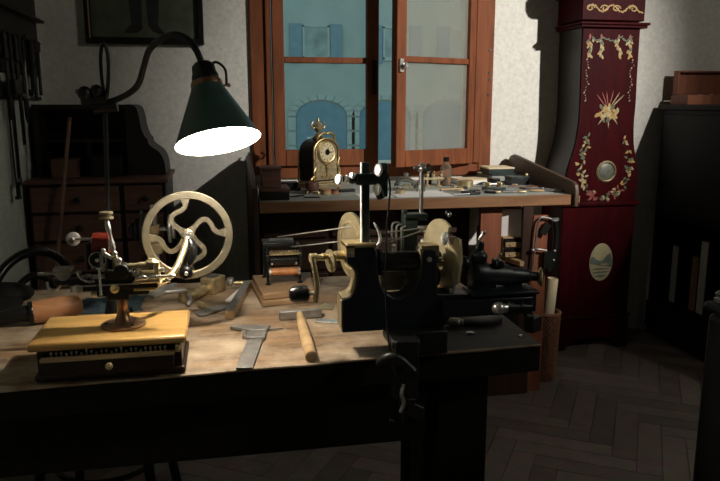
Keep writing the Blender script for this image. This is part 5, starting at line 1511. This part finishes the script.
for s in (-1, 1):
    MB().tube([c + Vector((-.055, .05 + s * .004, 0)), c + Vector((-.03, .03 + s * .009, 0)), c, c + Vector((.03, -.02 - s * .014, 0)), c + Vector((.060, -.035 - s * .010, 0))], .0048, 8).build('arm', 'steel_dull', pr_)
MB().lathe([(.008, 0), (.008, .006)], c + Vector((0, 0, .0035)), seg=14).build('rivet', 'steel', pr_)

# ================================================================== UNDER AND BESIDE THE BACK BENCH
du = thing('drawer_unit', 'pale wooden unit of small drawers on the shelf under the back bench', 'drawers', (1.25, 2.9, .602))
MB().b2((1.165, 2.776, .6015), (1.345, 3.10, .692)).build('body', 'pale_wood', du, bevel=.001)
for z0 in (.606, .650):
    for x0, x1 in ((1.169, 1.252), (1.258, 1.341)):
        MB().b2((x0, 2.770, z0), (x1, 2.7755, z0 + .038)).build('recess', 'black', du)
        d = MB().b2((x0 + .003, 2.764, z0 + .002), (x1 - .003, 2.770, z0 + .022)).build('drawer', 'pale_wood', du, bevel=.001)
        MB().sphere(((x0 + x1) / 2 - .016, 2.7615, z0 + .012), .0035, 10).build('knob', 'steel', d)
cbx_ = thing('white_carton', 'white cardboard box standing on the drawer unit under the back bench', 'box', (1.26, 2.9, .7025))
m = MB()
q = [(1.166, 2.812), (1.250, 2.780), (1.300, 2.911), (1.216, 2.943)]
m.prism([(x, y, .6925) for x, y in q], (0, 0, .10))
m.build('body', 'paper', cbx_, bevel=.001)
m = MB().prism([(x + (x - 1.233) * .02, y + (y - 2.8615) * .02, .793) for x, y in q], (0, 0, .018))
m.build('lid', 'paper', cbx_, bevel=.001)
# stacked trays right of the red leg
for k in range(4):
    z = .53 + .042 * k
    o = thing('wooden_tray', ['lowest pale wooden tray of the stack behind the red bench leg', 'second pale wooden tray from the bottom behind the red bench leg', 'third pale wooden tray from the bottom behind the red bench leg', 'topmost pale wooden tray of the stack behind the red bench leg'][k], 'tray', (1.40, 2.95, z), 'trays stacked beside the back bench leg')
    m = MB().b2((1.362, 2.95, z), (1.450, 3.20, z + .005)).b2((1.362, 2.95, z + .005), (1.450, 2.958, z + .030)).b2((1.362, 3.192, z + .005), (1.450, 3.20, z + .030)).b2((1.362, 2.958, z + .005), (1.369, 3.192, z + .030)).b2((1.443, 2.958, z + .005), (1.450, 3.192, z + .030))
    m.build('body', 'pale_wood', o)
    MB().sphere((1.42, 2.947, z + .016), .005, 10).build('knob', 'iron', o)
o = thing('wooden_crate', 'dark wooden crate carrying the stacked pale trays beside the bench leg', 'crate', (1.39, 2.96, 0))
MB().b2((1.360, 2.95, 0.0005), (1.452, 3.20, .5295)).build('body', 'bb_dark', o, bevel=.002)
MB().b2((1.37, 2.944, .06), (1.442, 2.95, .48)).build('front_panel', 'bb_dark', o, bevel=.002)
# iron bow saw hung on the red leg
fs_ = thing('bow_saw', 'small black iron frame saw hanging on the red-brown bench leg', 'saw', (1.325, 2.714, .55))
m = MB().tube([(1.278, 2.719, .55), (1.285, 2.716, .66), (1.297, 2.716, .775), (1.335, 2.716, .782), (1.370, 2.716, .768)], .0045, 8)
m.tube([(1.275, 2.719, .645), (1.295, 2.709, .650), (1.335, 2.709, .642)], .0045, 8)
m.build('frame', 'steel_dull', fs_)
m = MB().tube([(1.370, 2.716, .77), (1.380, 2.719, .70), (1.373, 2.716, .62), (1.353, 2.716, .55)], .012, 10).box((1.350, 2.716, .60), (.05, .02, .07)).box((1.327, 2.716, .735), (.03, .012, .05), Matrix.Rotation(.5, 3, 'Y'))
m.build('handle', 'iron', fs_)
m = MB().sphere((1.275, 2.716, .645), .008, 10).sphere((1.370, 2.706, .64), .007, 10).sphere((1.368, 2.706, .60), .006, 10).box((1.370, 2.716, .775), (.03, .01, .012))
m.build('wing_nut', 'steel', fs_)
MB().cyl((1.315, 2.729, .775), (1.315, 2.706, .775), .004).build('nail', 'iron', fs_)

# wicker basket with a roll of paper
BX, BY = 1.425, 2.862
bkt = thing('wicker_basket', 'tall narrow brown wicker basket standing on the floor by the red bench leg', 'basket', (BX, BY, 0))
m = MB()
nst, rows = 26, 30
for k in range(rows):
    z = .008 + .31 * k / rows
    rr = .048 + .010 * k / rows
    pts = []
    for j in range(nst * 2):
        a = math.pi * j / nst
        r_ = rr + (.0035 if (j + k) % 2 else -.0035)
        pts.append((BX + r_ * math.cos(a), BY + r_ * math.sin(a), z))
    m.tube(pts, .0052, 5, 0, True)
m.build('weave', 'wicker', bkt, angle=60)
m = MB().lathe([(.046, 0), (.048, .004), (.046, .006)], (BX, BY, .001), seg=28)
m.build('bottom', 'wicker', bkt)
m = MB().tube([(BX + .060 * math.cos(2 * math.pi * k / 20), BY + .060 * math.sin(2 * math.pi * k / 20), .321) for k in range(20)], .008, 8, 2, True)
m.build('rim', 'wicker', bkt)
ro = thing('paper_roll', 'roll of cream paper standing in the wicker basket', 'paper roll', (BX, BY, .01))
a_, b_ = Vector((BX - .008, BY + .004, .012)), Vector((BX + .022, BY, .478))
MB().lathe([(.021, 0), (.0245, .006), (.0255, .464), (.0235, .468), (.022, .460), (.020, .30), (.002, .30)], a_, b_ - a_, 24, cap=False).build('sheet', 'paper_cream', ro)
m = MB().tube([a_ + (b_ - a_) * .992 + Vector((.004 * (1 + .22 * k) * math.cos(k * .7), .004 * (1 + .22 * k) * math.sin(k * .7), 0)) for k in range(16)], .0012, 5, 2)
m.build('spiral_edge', 'paper_cream', ro)
